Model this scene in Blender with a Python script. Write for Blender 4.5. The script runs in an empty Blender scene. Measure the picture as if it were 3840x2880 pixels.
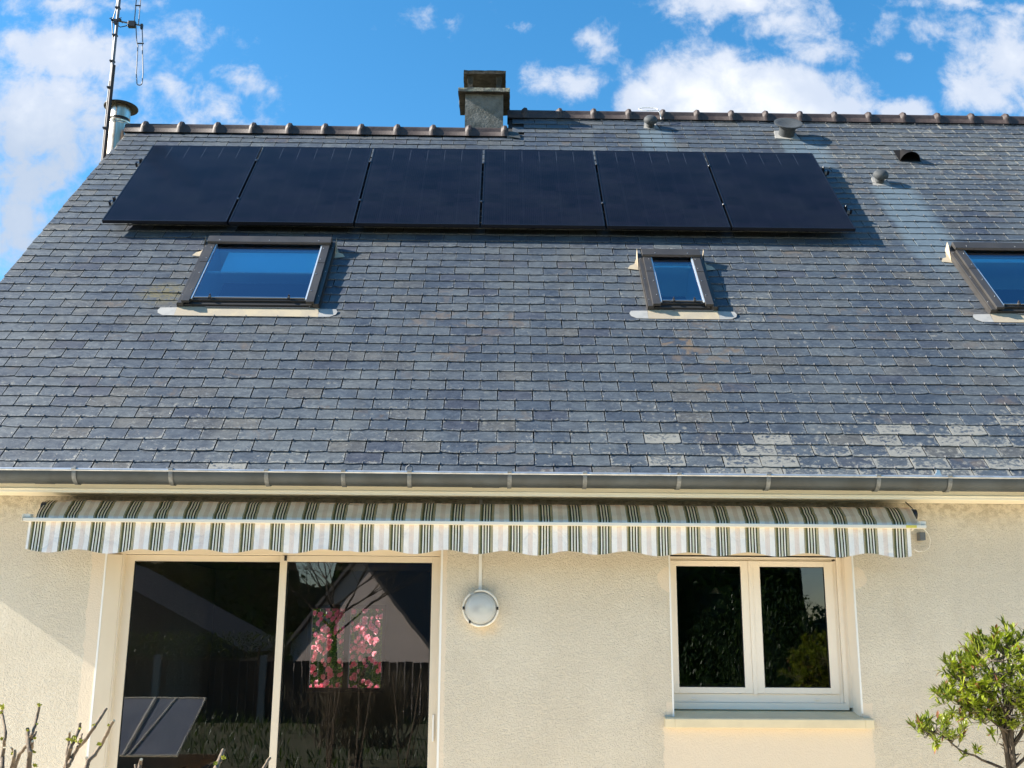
import bpy, bmesh, math, random
from mathutils import Vector, Matrix, noise as mnoise
R_ = math.radians
rnd = random.Random(7)
sc = bpy.context.scene

# ------------------------------------------------------------------ camera
F_PX, PITCH, YAW, ROLL, CAM_H = 3990.0, R_(13.30), R_(0.65), R_(0.40), 1.62
fw = Vector((math.sin(YAW)*math.cos(PITCH), math.cos(YAW)*math.cos(PITCH), math.sin(PITCH)))
rt = Vector((math.cos(YAW), -math.sin(YAW), 0)); up = rt.cross(fw)
r2 = rt*math.cos(ROLL) + up*math.sin(ROLL); u2 = up*math.cos(ROLL) - rt*math.sin(ROLL)
cam_d = bpy.data.cameras.new('camera'); cam = bpy.data.objects.new('camera', cam_d)
sc.collection.objects.link(cam)
cam_d.sensor_fit = 'HORIZONTAL'; cam_d.sensor_width = 36; cam_d.lens = 36*F_PX/3840
cam_d.clip_end = 5000; cam_d.clip_start = .05
M = Matrix((r2, u2, -fw)).transposed().to_4x4(); M.translation = (0, 0, CAM_H)
cam.matrix_world = M
sc.camera = cam

# ------------------------------------------------------------------ light
SUN_TRAVEL = Vector((1.0, 0.05, -0.65)).normalized()
sd = -SUN_TRAVEL
SUN_EL = math.asin(sd.z); SUN_ROT = math.atan2(sd.x, sd.y)
ld = bpy.data.lights.new('sun', 'SUN'); ld.energy = 5.0; ld.angle = R_(.5); ld.color = (1, .93, .82)
lo = bpy.data.objects.new('sun', ld); sc.collection.objects.link(lo)
lo.rotation_euler = sd.to_track_quat('Z', 'Y').to_euler()
lo.location = (-20, -2, 14)
sc.view_settings.view_transform = 'Standard'; sc.view_settings.look = 'None'
sc.view_settings.gamma = 1; sc.view_settings.exposure = 1.60
W = bpy.data.worlds.new('World'); sc.world = W; W.use_nodes = True
nt = W.node_tree; nt.nodes.clear()
def N(t, typ, **kw):
    n = t.nodes.new(typ)
    for k, v in kw.items(): setattr(n, k, v)
    return n
def L(t, a, b): t.links.new(a, b)
def math_n(t, op, a, b=None, c=None, clamp=False):
    n = N(t, 'ShaderNodeMath', operation=op, use_clamp=clamp)
    for i, v in enumerate((a, b, c)):
        if v is None: continue
        if isinstance(v, (int, float)): n.inputs[i].default_value = v
        else: L(t, v, n.inputs[i])
    return n.outputs[0]
def vmath(t, op, a, b=None):
    n = N(t, 'ShaderNodeVectorMath', operation=op)
    for i, v in enumerate((a, b)):
        if v is None: continue
        if isinstance(v, (tuple, list)): n.inputs[i].default_value = v
        else: L(t, v, n.inputs[i])
    return n.outputs['Value'] if op in ('LENGTH', 'DOT_PRODUCT', 'DISTANCE') else n.outputs[0]
def smooth(t, v, a, b, lo_=0., hi=1.):
    n = N(t, 'ShaderNodeMapRange', interpolation_type='SMOOTHSTEP')
    L(t, v, n.inputs[0])
    n.inputs[1].default_value = a; n.inputs[2].default_value = b
    n.inputs[3].default_value = lo_; n.inputs[4].default_value = hi
    return n.outputs[0]
def noise_n(t, vec, scale, detail=4, rough=.55, dist=0., lac=2.):
    n = N(t, 'ShaderNodeTexNoise'); n.inputs['Scale'].default_value = scale
    n.inputs['Detail'].default_value = detail; n.inputs['Roughness'].default_value = rough
    n.inputs['Distortion'].default_value = dist; n.inputs['Lacunarity'].default_value = lac
    if vec is not None: L(t, vec, n.inputs['Vector'])
    return n
def mixc(t, fac, a, b, mode='MIX'):
    n = N(t, 'ShaderNodeMix', data_type='RGBA', blend_type=mode)
    for i, v in ((0, fac), (6, a), (7, b)):
        if isinstance(v, (int, float)): n.inputs[i].default_value = v
        elif isinstance(v, (tuple, list)): n.inputs[i].default_value = (*v[:3], 1)
        else: L(t, v, n.inputs[i])
    return n.outputs[2]

def build_world():
    t = nt
    sky = N(t, 'ShaderNodeTexSky', sky_type='NISHITA'); sky.sun_disc = False
    sky.sun_elevation = SUN_EL; sky.sun_rotation = SUN_ROT
    sky.air_density = 1.0; sky.dust_density = .3; sky.ozone_density = 2.5
    hs = N(t, 'ShaderNodeHueSaturation'); hs.inputs['Saturation'].default_value = 1.32
    hs.inputs['Hue'].default_value = .492
    hs.inputs['Value'].default_value = 1.12
    L(t, sky.outputs[0], hs.inputs['Color'])
    tc = N(t, 'ShaderNodeTexCoord'); sep = N(t, 'ShaderNodeSeparateXYZ'); L(t, tc.outputs['Generated'], sep.inputs[0])
    yy = math_n(t, 'MAXIMUM', sep.outputs[1], .08)
    u = math_n(t, 'DIVIDE', sep.outputs[0], yy); w = math_n(t, 'DIVIDE', sep.outputs[2], yy)
    cb = N(t, 'ShaderNodeCombineXYZ'); L(t, u, cb.inputs[0]); L(t, w, cb.inputs[1])
    p0 = cb.outputs[0]
    n1 = noise_n(t, p0, 7, 7, .62)
    warp = vmath(t, 'SCALE', vmath(t, 'SUBTRACT', n1.outputs['Color'], (.5, .5, .5)))
    warp.node.inputs['Scale'].default_value = .07
    p = vmath(t, 'ADD', p0, warp)
    blobs = [(-.459,.587,.062,.032,1.5),(-.475,.513,.075,.068,1.1),(-.476,.437,.06,.056,.8),(-.485,.392,.034,.032,.9),(-.341,.546,.024,.05,.55),(-.271,.56,.03,.019,.8),(-.332,.613,.026,.016,.55),(-.475,.642,.05,.014,.6),(-.400,.645,.034,.009,.6),(-.292,.521,.021,.010,.4),(.091,.611,.022,.015,.6),(.066,.552,.034,.02,.9),(.15,.54,.042,.026,1.2),(.208,.555,.066,.042,1.7),(.285,.548,.062,.040,1.6),(.342,.535,.042,.026,1.2),(.410,.536,.036,.018,1.3),(.25,.652,.08,.023,1.),(.33,.611,.044,.022,.8),(.299,.636,.05,.022,.9),(.535,.585,.05,.06,1.),(.50,.545,.045,.028,.9),(.505,.658,.07,.009,.7),(.245,.528,.115,.02,1.),(-.062,.627,.012,.005,.3),(.013,.616,.01,.005,.3),(.431,.592,.012,.007,.35),(-.410,.5,.03,.05,.5),(-.36,.51,.06,.05,.5),(-.30,.535,.035,.03,.4),(-.39,.57,.04,.05,.5),(-.325,.50,.03,.03,.55),(.46,.625,.05,.02,.5),(-.25,.51,.03,.012,.3),(-.38,.60,.05,.02,.35),(-.085,.62,.03,.012,.3),(.11,.60,.03,.02,.3)]
    acc = None
    for (bu, bw, ru, rw, k) in blobs:
        a = vmath(t, 'MULTIPLY', vmath(t, 'SUBTRACT', p, (bu, bw, 0)), (1/ru/1.5, 1/rw/1.45, 0))
        d = math_n(t, 'MULTIPLY_ADD', vmath(t, 'LENGTH', a), -k, k)
        acc = d if acc is None else math_n(t, 'MAXIMUM', acc, d)
    n2 = noise_n(t, p0, 24, 8, .62, .2)
    dens = math_n(t, 'ADD', acc, math_n(t, 'MULTIPLY_ADD', n2.outputs[0], 2.1, -1.17))
    m_front = smooth(t, dens, -.08, .66)
    gate = smooth(t, sep.outputs[1], .3, .6)
    m_front = math_n(t, 'MULTIPLY', m_front, gate)
    n3 = noise_n(t, tc.outputs['Generated'], 2.6, 7, .6, .3)
    m_back = math_n(t, 'MULTIPLY', smooth(t, n3.outputs[0], .56, .72), math_n(t, 'SUBTRACT', 1, gate))
    m_back = math_n(t, 'MULTIPLY', m_back, smooth(t, sep.outputs[2], .9, .55))
    mask = math_n(t, 'MAXIMUM', m_front, m_back, clamp=True)
    # light and dark parts of the clouds
    n4 = noise_n(t, p0, 6, 5, .55)
    core = smooth(t, dens, .35, 1.5)
    shade = math_n(t, 'MULTIPLY', core, smooth(t, n4.outputs[0], .40, .62))
    ccol = mixc(t, shade, (3.25, 3.6, 4.25), (4.9, 4.95, 5.05))
    grey = math_n(t, 'MULTIPLY', smooth(t, u, -.33, -.45), math_n(t, 'MULTIPLY', smooth(t, w, .56, .46), .75))
    ccol = mixc(t, grey, ccol, (2.35, 2.8, 3.5))
    col = mixc(t, math_n(t, 'MULTIPLY', mask, .94), hs.outputs[0], ccol)
    bg = N(t, 'ShaderNodeBackground'); bg.inputs['Strength'].default_value = .075
    L(t, col, bg.inputs['Color'])
    o = N(t, 'ShaderNodeOutputWorld'); L(t, bg.outputs[0], o.inputs[0])
build_world()

# ------------------------------------------------------------------ helpers
def link(o): sc.collection.objects.link(o); return o
def tag(o, label=None, cat=None, group=None, kind=None):
    for k, v in (('label', label), ('category', cat), ('group', group), ('kind', kind)):
        if v: o[k] = v
    return o
def empty(name, loc, label=None, cat=None, group=None, rot=(0, 0, 0)):
    o = link(bpy.data.objects.new(name, None)); o.location = loc; o.rotation_euler = rot
    o.empty_display_size = .1
    return tag(o, label, cat, group)
class MB:
    def __init__(s): s.v = []; s.f = []; s.m = []; s.uv = []; s.at = []
    def add(s, vs, fs, m=0, uvs=None, at=None):
        b = len(s.v); s.v += [tuple(v) for v in vs]
        for i, f in enumerate(fs):
            s.f.append([b+k for k in f]); s.m.append(m)
            s.uv.append(uvs[i] if uvs else None); s.at.append(at)
        return s
    def box(s, a, b, m=0, at=None):
        x0, y0, z0 = a; x1, y1, z1 = b
        return s.add([(x0,y0,z0),(x1,y0,z0),(x1,y1,z0),(x0,y1,z0),(x0,y0,z1),(x1,y0,z1),(x1,y1,z1),(x0,y1,z1)],
            [(0,3,2,1),(4,5,6,7),(0,1,5,4),(1,2,6,5),(2,3,7,6),(3,0,4,7)], m, at=at)
    def prism(s, pts, axis, a, b, m=0):
        # pts: outline in the two other axes, extruded from a to b along axis
        def P(p, k):
            if axis == 'x': return (k, p[0], p[1])
            if axis == 'y': return (p[0], k, p[1])
            return (p[0], p[1], k)
        n = len(pts)
        vs = [P(p, a) for p in pts] + [P(p, b) for p in pts]
        fs = [tuple(range(n))[::-1], tuple(range(n, 2*n))] + [(i, (i+1) % n, n+(i+1) % n, n+i) for i in range(n)]
        return s.add(vs, fs, m)
    def sheet(s, pts, axis, a, b, m=0, seg=1):
        # open strip: polyline extruded
        vs = []; fs = []; n = len(pts)
        for j in range(seg+1):
            k = a+(b-a)*j/seg
            for p in pts: vs.append((k, p[0], p[1]) if axis == 'x' else (p[0], k, p[1]))
        for j in range(seg):
            for i in range(n-1): fs.append((j*n+i, j*n+i+1, (j+1)*n+i+1, (j+1)*n+i))
        return s.add(vs, fs, m)
    def tube(s, pts, rad, m=0, seg=8, cap=True):
        pts = [Vector(p) for p in pts]; n = len(pts)
        rr = rad if isinstance(rad, (list, tuple)) else [rad]*n
        vs = []; fs = []; prev = None
        for i, p in enumerate(pts):
            d = (pts[min(i+1, n-1)]-pts[max(i-1, 0)]).normalized()
            if prev is None:
                a = Vector((0, 0, 1)) if abs(d.z) < .9 else Vector((1, 0, 0))
                e = d.cross(a).normalized()
            else: e = (prev-d*prev.dot(d)).normalized()
            prev = e; g = d.cross(e)
            for k in range(seg):
                an = 2*math.pi*k/seg
                vs.append(p+e*math.cos(an)*rr[i]+g*math.sin(an)*rr[i])
        for i in range(n-1):
            for k in range(seg):
                fs.append((i*seg+k, i*seg+(k+1) % seg, (i+1)*seg+(k+1) % seg, (i+1)*seg+k))
        if cap: fs += [tuple(range(seg))[::-1], tuple(range((n-1)*seg, n*seg))]
        return s.add(vs, fs, m)
    def lathe(s, prof, c=(0, 0, 0), axis='z', seg=32, m=0):
        # prof: (radius, height)
        vs = []; fs = []; n = len(prof)
        for k in range(seg):
            a = 2*math.pi*k/seg
            for r, h in prof:
                if axis == 'z': q = (r*math.cos(a), r*math.sin(a), h)
                else: q = (r*math.cos(a), h, r*math.sin(a))
                vs.append((c[0]+q[0], c[1]+q[1], c[2]+q[2]))
        for k in range(seg):
            for i in range(n-1):
                fs.append((k*n+i, ((k+1) % seg)*n+i, ((k+1) % seg)*n+i+1, k*n+i+1))
        return s.add(vs, fs, m)
    def build(s, name, mats, parent=None, smooth=False, bevel=0, xf=None, fixn=True):
        me = bpy.data.meshes.new(name); me.from_pydata(s.v, [], s.f)
        mats = mats if isinstance(mats, (list, tuple)) else [mats]
        for m in mats: me.materials.append(m)
        me.polygons.foreach_set('material_index', s.m)
        if any(u for u in s.uv):
            ul = me.uv_layers.new(name='UVMap')
            for p, u in zip(me.polygons, s.uv):
                if u:
                    for li, q in zip(p.loop_indices, u): ul.data[li].uv = q
        if any(a for a in s.at):
            ca = me.color_attributes.new('var', 'FLOAT_COLOR', 'CORNER')
            for p, a in zip(me.polygons, s.at):
                if a:
                    for li in p.loop_indices: ca.data[li].color = a
        if fixn:
            bm = bmesh.new(); bm.from_mesh(me); bmesh.ops.recalc_face_normals(bm, faces=bm.faces); bm.to_mesh(me); bm.free()
        if smooth: me.shade_smooth()
        o = link(bpy.data.objects.new(name, me))
        if smooth:
            try: me.set_sharp_from_angle(angle=R_(40))
            except Exception: pass
        if bevel:
            md = o.modifiers.new('bevel', 'BEVEL'); md.width = bevel; md.segments = 2; md.limit_method = 'ANGLE'; md.angle_limit = R_(40)
        if xf is not None: o.matrix_world = xf
        if parent is not None: o.parent = parent
        return o
def under(root, o):
    """world-coordinate mesh made a child of an unrotated thing"""
    o.parent = root; o.matrix_parent_inverse = Matrix.Translation(-root.location); return o

# ------------------------------------------------------------------ materials
def mat(name, col, rough=.6, metal=0, col2=None, nscale=20, bump=0, bscale=80, spec=.5, ramp=(.35, .65), stretch=None, detail=5):
    m = bpy.data.materials.new(name); m.use_nodes = True; t = m.node_tree
    b = t.nodes['Principled BSDF']; b.inputs['Roughness'].default_value = rough
    b.inputs['Metallic'].default_value = metal; b.inputs['Specular IOR Level'].default_value = spec
    b.inputs['Base Color'].default_value = (*col, 1)
    tc = N(t, 'ShaderNodeTexCoord'); v = tc.outputs['Object']
    if stretch: v = vmath(t, 'MULTIPLY', v, stretch)
    if col2:
        n = noise_n(t, v, nscale, detail, .6)
        L(t, mixc(t, smooth(t, n.outputs[0], *ramp), col, col2), b.inputs['Base Color'])
        L(t, math_n(t, 'MULTIPLY_ADD', n.outputs[0], .25, rough-.12, clamp=True), b.inputs['Roughness'])
    if bump:
        n = noise_n(t, v, bscale, 4, .6)
        bp = N(t, 'ShaderNodeBump'); bp.inputs['Strength'].default_value = 1; bp.inputs['Distance'].default_value = bump
        L(t, n.outputs[0], bp.inputs['Height']); L(t, bp.outputs[0], b.inputs['Normal'])
    return m

def m_slate():
    m = bpy.data.materials.new('slate'); m.use_nodes = True; t = m.node_tree
    b = t.nodes['Principled BSDF']
    tc = N(t, 'ShaderNodeTexCoord'); ob = tc.outputs['Object']
    at = N(t, 'ShaderNodeAttribute', attribute_name='var'); sp = N(t, 'ShaderNodeSeparateColor'); L(t, at.outputs['Color'], sp.inputs[0])
    tone, lich, rust, rid = sp.outputs[0], sp.outputs[1], sp.outputs[2], at.outputs['Alpha']
    off = vmath(t, 'SCALE', (0, 0, 0)); off.node.inputs[0].default_value = (13.1, 7.7, 29.); L(t, rid, off.node.inputs['Scale'])
    pv = vmath(t, 'ADD', ob, off)
    base = mixc(t, smooth(t, tone, 0, 1), (.041, .054, .075), (.070, .082, .096))
    base = mixc(t, math_n(t, 'MULTIPLY', smooth(t, tone, .84, .97), .55), base, (.072, .065, .056))
    base = mixc(t, math_n(t, 'MULTIPLY', smooth(t, tone, .14, .0), .4), base, (.048, .046, .062))
    n1 = noise_n(t, vmath(t, 'MULTIPLY', pv, (1, 2.2, 1)), 9, 6, .65, 1.2)
    base = mixc(t, smooth(t, n1.outputs[0], .30, .72), vmath(t, 'MULTIPLY', base, (.72, .72, .74)), vmath(t, 'MULTIPLY', base, (1.35, 1.34, 1.29)))
    # long weather streaks and patches over many slates
    n0 = noise_n(t, vmath(t, 'MULTIPLY', ob, (2.2, .6, 1)), 1.1, 5, .6)
    base = mixc(t, math_n(t, 'MULTIPLY', smooth(t, n0.outputs[0], .5, .74), .34), base, (.074, .070, .062))
    n9 = noise_n(t, vmath(t, 'MULTIPLY', ob, (1.0, .35, 1)), 2.3, 6, .62, .4)
    base = mixc(t, smooth(t, n9.outputs[0], .36, .66), vmath(t, 'MULTIPLY', base, (.80, .82, .86)), vmath(t, 'MULTIPLY', base, (1.16, 1.14, 1.08)))
    # chalky scuffs
    n2 = noise_n(t, vmath(t, 'MULTIPLY', pv, (1.3, 1.9, 1)), 17, 7, .68, 1.8)
    sc_ = math_n(t, 'MULTIPLY', smooth(t, n2.outputs[0], .53, .68), math_n(t, 'MULTIPLY_ADD', tone, .6, .30))
    base = mixc(t, sc_, base, (.15, .165, .178))
    # rust
    n3 = noise_n(t, pv, 6, 5, .6, .8)
    base = mixc(t, math_n(t, 'MULTIPLY', smooth(t, n3.outputs[0], .48, .66), rust), base, (.135, .098, .065))
    # grey lichen: spots, and along the lower edges
    uv = N(t, 'ShaderNodeUVMap', uv_map='UVMap'); su = N(t, 'ShaderNodeSeparateXYZ'); L(t, uv.outputs[0], su.inputs[0])
    ed = math_n(t, 'MINIMUM', math_n(t, 'MINIMUM', math_n(t, 'MULTIPLY', su.outputs[0], 2), math_n(t, 'MULTIPLY', math_n(t, 'SUBTRACT', 1, su.outputs[0]), 2)), su.outputs[1])
    edge = smooth(t, ed, .22, .0)
    n4 = noise_n(t, pv, 38, 6, .7, .6)
    n5 = noise_n(t, vmath(t, 'MULTIPLY', pv, (1, 1.6, 1)), 14, 5, .7, 1.5)
    lv = math_n(t, 'ADD', math_n(t, 'MULTIPLY', n4.outputs[0], .5), math_n(t, 'MULTIPLY', n5.outputs[0], .5))
    lv = math_n(t, 'ADD', lv, math_n(t, 'MULTIPLY', lich, .20))
    lv = math_n(t, 'ADD', lv, math_n(t, 'MULTIPLY', edge, math_n(t, 'MULTIPLY_ADD', lich, .12, .055)))
    lm = smooth(t, lv, .62, .70)
    base = mixc(t, math_n(t, 'MULTIPLY', lm, .85), base, mixc(t, n5.outputs[0], (.15, .145, .12), (.31, .30, .27)))
    rim = math_n(t, 'MULTIPLY', smooth(t, ed, .075, .015), smooth(t, n4.outputs[0], .40, .60))
    base = mixc(t, math_n(t, 'MULTIPLY', rim, .75), base, (.15, .16, .165))
    # lichen rosettes that spread across the joints
    n8 = noise_n(t, ob, 2.4, 3, .6); vo8 = N(t, 'ShaderNodeTexVoronoi'); vo8.inputs['Scale'].default_value = 16; L(t, vmath(t, 'ADD', ob, vmath(t, 'MULTIPLY', n4.outputs['Color'], (.05, .05, .05))), vo8.inputs['Vector'])
    so2 = N(t, 'ShaderNodeSeparateXYZ'); L(t, ob, so2.inputs[0])
    reg = math_n(t, 'MULTIPLY', smooth(t, so2.outputs[1], -2.2, -3.2), smooth(t, so2.outputs[0], -1.0, 2.4, .35, 1.))
    reg = math_n(t, 'MAXIMUM', reg, math_n(t, 'MULTIPLY', smooth(t, so2.outputs[1], .2, 1.2), smooth(t, so2.outputs[0], 3.6, 4.6, 0, .75)))
    sp8 = math_n(t, 'MULTIPLY', smooth(t, vo8.outputs['Distance'], .34, .22), smooth(t, math_n(t, 'ADD', n8.outputs[0], math_n(t, 'MULTIPLY', reg, .22)), .60, .70))
    sp8 = math_n(t, 'MULTIPLY', sp8, smooth(t, n4.outputs[0], .38, .58))
    base = mixc(t, math_n(t, 'MULTIPLY', sp8, .7), base, (.22, .215, .19))
    # pale runs of washed metal below the flues
    so = N(t, 'ShaderNodeSeparateXYZ'); L(t, ob, so.inputs[0])
    nd = noise_n(t, ob, 5, 4, .6)
    st = None
    for (xa, xb, s1, s0) in ((1.48, 1.96, 2.62, 1.6), (3.02, 3.60, 2.46, 1.3), (3.70, 4.26, 1.20, -.75)):
        xx = math_n(t, 'ADD', so.outputs[0], math_n(t, 'MULTIPLY_ADD', nd.outputs[0], .16, -.08))
        k = math_n(t, 'MULTIPLY', smooth(t, xx, xa, xa+.10), smooth(t, xx, xb, xb-.16))
        k = math_n(t, 'MULTIPLY', k, smooth(t, so.outputs[1], s1+.02, s1-.02))
        k = math_n(t, 'MULTIPLY', k, smooth(t, math_n(t, 'ADD', so.outputs[1], nd.outputs[0]), s0+.4, s0+1.3))
        st = k if st is None else math_n(t, 'MAXIMUM', st, k)
    st = math_n(t, 'MULTIPLY', st, smooth(t, n1.outputs[0], .2, .55, .55, 1.))
    base = mixc(t, math_n(t, 'MULTIPLY', st, .75), base, (.115, .155, .185))
    # green-brown grime beside the wide roof window
    dd = vmath(t, 'LENGTH', vmath(t, 'MULTIPLY', vmath(t, 'SUBTRACT', ob, (-2.82, -1.08, 0)), (3.4, 4.2, 0)))
    gr = math_n(t, 'MULTIPLY', smooth(t, dd, 1.1, .2), smooth(t, n5.outputs[0], .4, .55))
    base = mixc(t, gr, base, (.12, .105, .055))
    L(t, base, b.inputs['Base Color'])
    L(t, math_n(t, 'MULTIPLY_ADD', n1.outputs[0], .35, .33), b.inputs['Roughness'])
    b.inputs['Specular IOR Level'].default_value = .45
    bp = N(t, 'ShaderNodeBump'); bp.inputs['Strength'].default_value = .8; bp.inputs['Distance'].default_value = .0035
    L(t, math_n(t, 'ADD', n2.outputs[0], math_n(t, 'MULTIPLY', lm, .35)), bp.inputs['Height']); L(t, bp.outputs[0], b.inputs['Normal'])
    return m

def m_render():
    """scraped beige render with smoother made-good patches round the openings"""
    m = bpy.data.materials.new('beige_render'); m.use_nodes = True; t = m.node_tree
    b = t.nodes['Principled BSDF']; b.inputs['Roughness'].default_value = .92; b.inputs['Specular IOR Level'].default_value = .15
    tc = N(t, 'ShaderNodeTexCoord'); ob = tc.outputs['Object']
    so = N(t, 'ShaderNodeSeparateXYZ'); L(t, ob, so.inputs[0]); X, Z = so.outputs[0], so.outputs[2]
    wob = noise_n(t, ob, 14, 3, .6)
    xw = math_n(t, 'ADD', X, math_n(t, 'MULTIPLY_ADD', wob.outputs[0], .05, -.025))
    zw = math_n(t, 'ADD', Z, math_n(t, 'MULTIPLY_ADD', wob.outputs[0], .04, -.02))
    def rect(x0, x1, z0, z1, e=.01):
        k = math_n(t, 'MULTIPLY', smooth(t, xw, x0, x0+e), smooth(t, xw, x1, x1-e))
        return math_n(t, 'MULTIPLY', k, math_n(t, 'MULTIPLY', smooth(t, zw, z0, z0+e), smooth(t, zw, z1, z1-e)))
    def blob(x, z, rx, rz):
        cbn = N(t, 'ShaderNodeCombineXYZ'); L(t, xw, cbn.inputs[0]); L(t, zw, cbn.inputs[2])
        d = vmath(t, 'LENGTH', vmath(t, 'MULTIPLY', vmath(t, 'SUBTRACT', cbn.outputs[0], (x, 0, z)), (1/rx, 0, 1/rz)))
        return smooth(t, d, 1.05, .95)
    sm = rect(-2.775, -2.6, -1, 2.3)
    for k in (rect(-.42, -.345, -1, 2.3), rect(1.10, 2.50, -1, 1.06), rect(1.12, 1.2, 1.06, 1.2), rect(2.4, 2.51, 1.06, 1.2),
              blob(1.17, 2.0, .085, .085), blob(2.44, 2.02, .085, .07), blob(2.58, 1.35, 0.0001, 0.0001)):
        sm = math_n(t, 'MAXIMUM', sm, k)
    n1 = noise_n(t, ob, 2.2, 5, .6)
    n2 = noise_n(t, ob, 130, 3, .7)
    base = mixc(t, smooth(t, n1.outputs[0], .3, .7), (.655, .585, .465), (.705, .635, .51))
    n6 = noise_n(t, vmath(t, 'MULTIPLY', ob, (5, 1, .7)), 1.0, 4, .6)
    base = mixc(t, math_n(t, 'MULTIPLY', smooth(t, n6.outputs[0], .5, .72), .22), base, (.57, .505, .405))
    sp = math_n(t, 'MULTIPLY', smooth(t, n2.outputs[0], .59, .68), math_n(t, 'MULTIPLY_ADD', sm, -.75, .8))
    base = mixc(t, sp, base, (.25, .21, .15))
    base = mixc(t, math_n(t, 'MULTIPLY', sm, .75), base, (.76, .64, .49))
    # orange weathering under the lamp, a few chips
    rs = noise_n(t, ob, 26, 4, .6)
    cb2 = N(t, 'ShaderNodeCombineXYZ'); L(t, X, cb2.inputs[0]); L(t, Z, cb2.inputs[2])
    d = vmath(t, 'LENGTH', vmath(t, 'MULTIPLY', vmath(t, 'SUBTRACT', cb2.outputs[0], (-.085, 0, 1.665)), (1/.12, 0, 1/.075)))
    base = mixc(t, math_n(t, 'MULTIPLY', smooth(t, d, 1.2, .2), math_n(t, 'MULTIPLY_ADD', rs.outputs[0], .6, .0)), base, (.72, .50, .26))
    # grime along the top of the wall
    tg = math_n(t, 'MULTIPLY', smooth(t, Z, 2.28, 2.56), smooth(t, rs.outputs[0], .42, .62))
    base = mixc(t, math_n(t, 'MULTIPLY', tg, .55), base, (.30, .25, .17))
    L(t, base, b.inputs['Base Color'])
    # worm-cast texture
    vo = noise_n(t, ob, 48, 2., .5, 1.8)
    h = smooth(t, vo.outputs[0], .38, .60)
    bp = N(t, 'ShaderNodeBump'); bp.inputs['Distance'].default_value = .0022
    L(t, math_n(t, 'MULTIPLY_ADD', sm, -.6, 1.), bp.inputs['Strength'])
    L(t, math_n(t, 'ADD', h, math_n(t, 'MULTIPLY', n2.outputs[0], .5)), bp.inputs['Height']); L(t, bp.outputs[0], b.inputs['Normal'])
    return m

def m_stripes():
    m = bpy.data.materials.new('striped_canvas'); m.use_nodes = True; t = m.node_tree
    b = t.nodes['Principled BSDF']; b.inputs['Roughness'].default_value = .85; b.inputs['Specular IOR Level'].default_value = .2
    uv = N(t, 'ShaderNodeUVMap', uv_map='UVMap'); s = N(t, 'ShaderNodeSeparateXYZ'); L(t, uv.outputs[0], s.inputs[0])
    fr = math_n(t, 'FRACT', math_n(t, 'DIVIDE', s.outputs[0], .195))
    cr = N(t, 'ShaderNodeValToRGB'); cr.color_ramp.interpolation = 'CONSTANT'; L(t, fr, cr.inputs[0])
    DK, GR, CR, WH, PK, PL, OL = (.055,.045,.02), (.062,.078,.036), (.68,.62,.42), (.93,.90,.85), (.80,.64,.55), (.88,.80,.73), (.30,.27,.13)
    st = [(0,DK),(.015,CR),(.034,DK),(.050,OL),(.068,GR),(.126,WH),(.166,DK),(.212,(.66,.68,.55)),(.272,DK),(.318,WH),(.356,GR),(.413,CR),(.430,DK),(.448,CR),(.472,DK),(.488,WH),
          (.670,PK),(.682,PL),(.706,PK),(.718,PL),(.742,PK),(.754,PL),(.778,PK),(.790,PL),(.812,PK),(.824,WH)]
    els = cr.color_ramp.elements
    els[0].position = 0; els[0].color = (*DK, 1); els[1].position = .015; els[1].color = (*CR, 1)
    for p, c in st[2:]:
        e = els.new(p); e.color = (*c, 1)
    tc = N(t, 'ShaderNodeTexCoord')
    n = noise_n(t, tc.outputs['Object'], 7, 6, .65); n2 = noise_n(t, tc.outputs['Object'], 90, 3, .7)
    col = mixc(t, math_n(t, 'MULTIPLY', smooth(t, n.outputs[0], .42, .75), .14), cr.outputs[0], (.55, .45, .30), 'MULTIPLY')
    col = mixc(t, math_n(t, 'MULTIPLY', smooth(t, n2.outputs[0], .5, .75), .12), col, (.2, .2, .18))
    # upper roll is soiled; its tan also paints in warm bounce light
    soil_bounce = smooth(t, s.outputs[1], .298, .320)
    col = mixc(t, soil_bounce, col, (.98, .68, .42), 'MULTIPLY')
    L(t, col, b.inputs['Base Color'])
    b.inputs['Subsurface Weight'].default_value = 0
    tr = N(t, 'ShaderNodeBsdfTranslucent'); L(t, col, tr.inputs[0])
    mx = N(t, 'ShaderNodeMixShader'); mx.inputs[0].default_value = .06
    L(t, b.outputs[0], mx.inputs[1]); L(t, tr.outputs[0], mx.inputs[2])
    L(t, mx.outputs[0], t.nodes['Material Output'].inputs[0])
    bp = N(t, 'ShaderNodeBump'); bp.inputs['Strength'].default_value = .9; bp.inputs['Distance'].default_value = .018
    nb = noise_n(t, vmath(t, 'MULTIPLY', tc.outputs['Object'], (1, 1, .7)), 11, 4, .5, .8); L(t, nb.outputs[0], bp.inputs['Height']); L(t, bp.outputs[0], b.inputs['Normal'])
    return m

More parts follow.
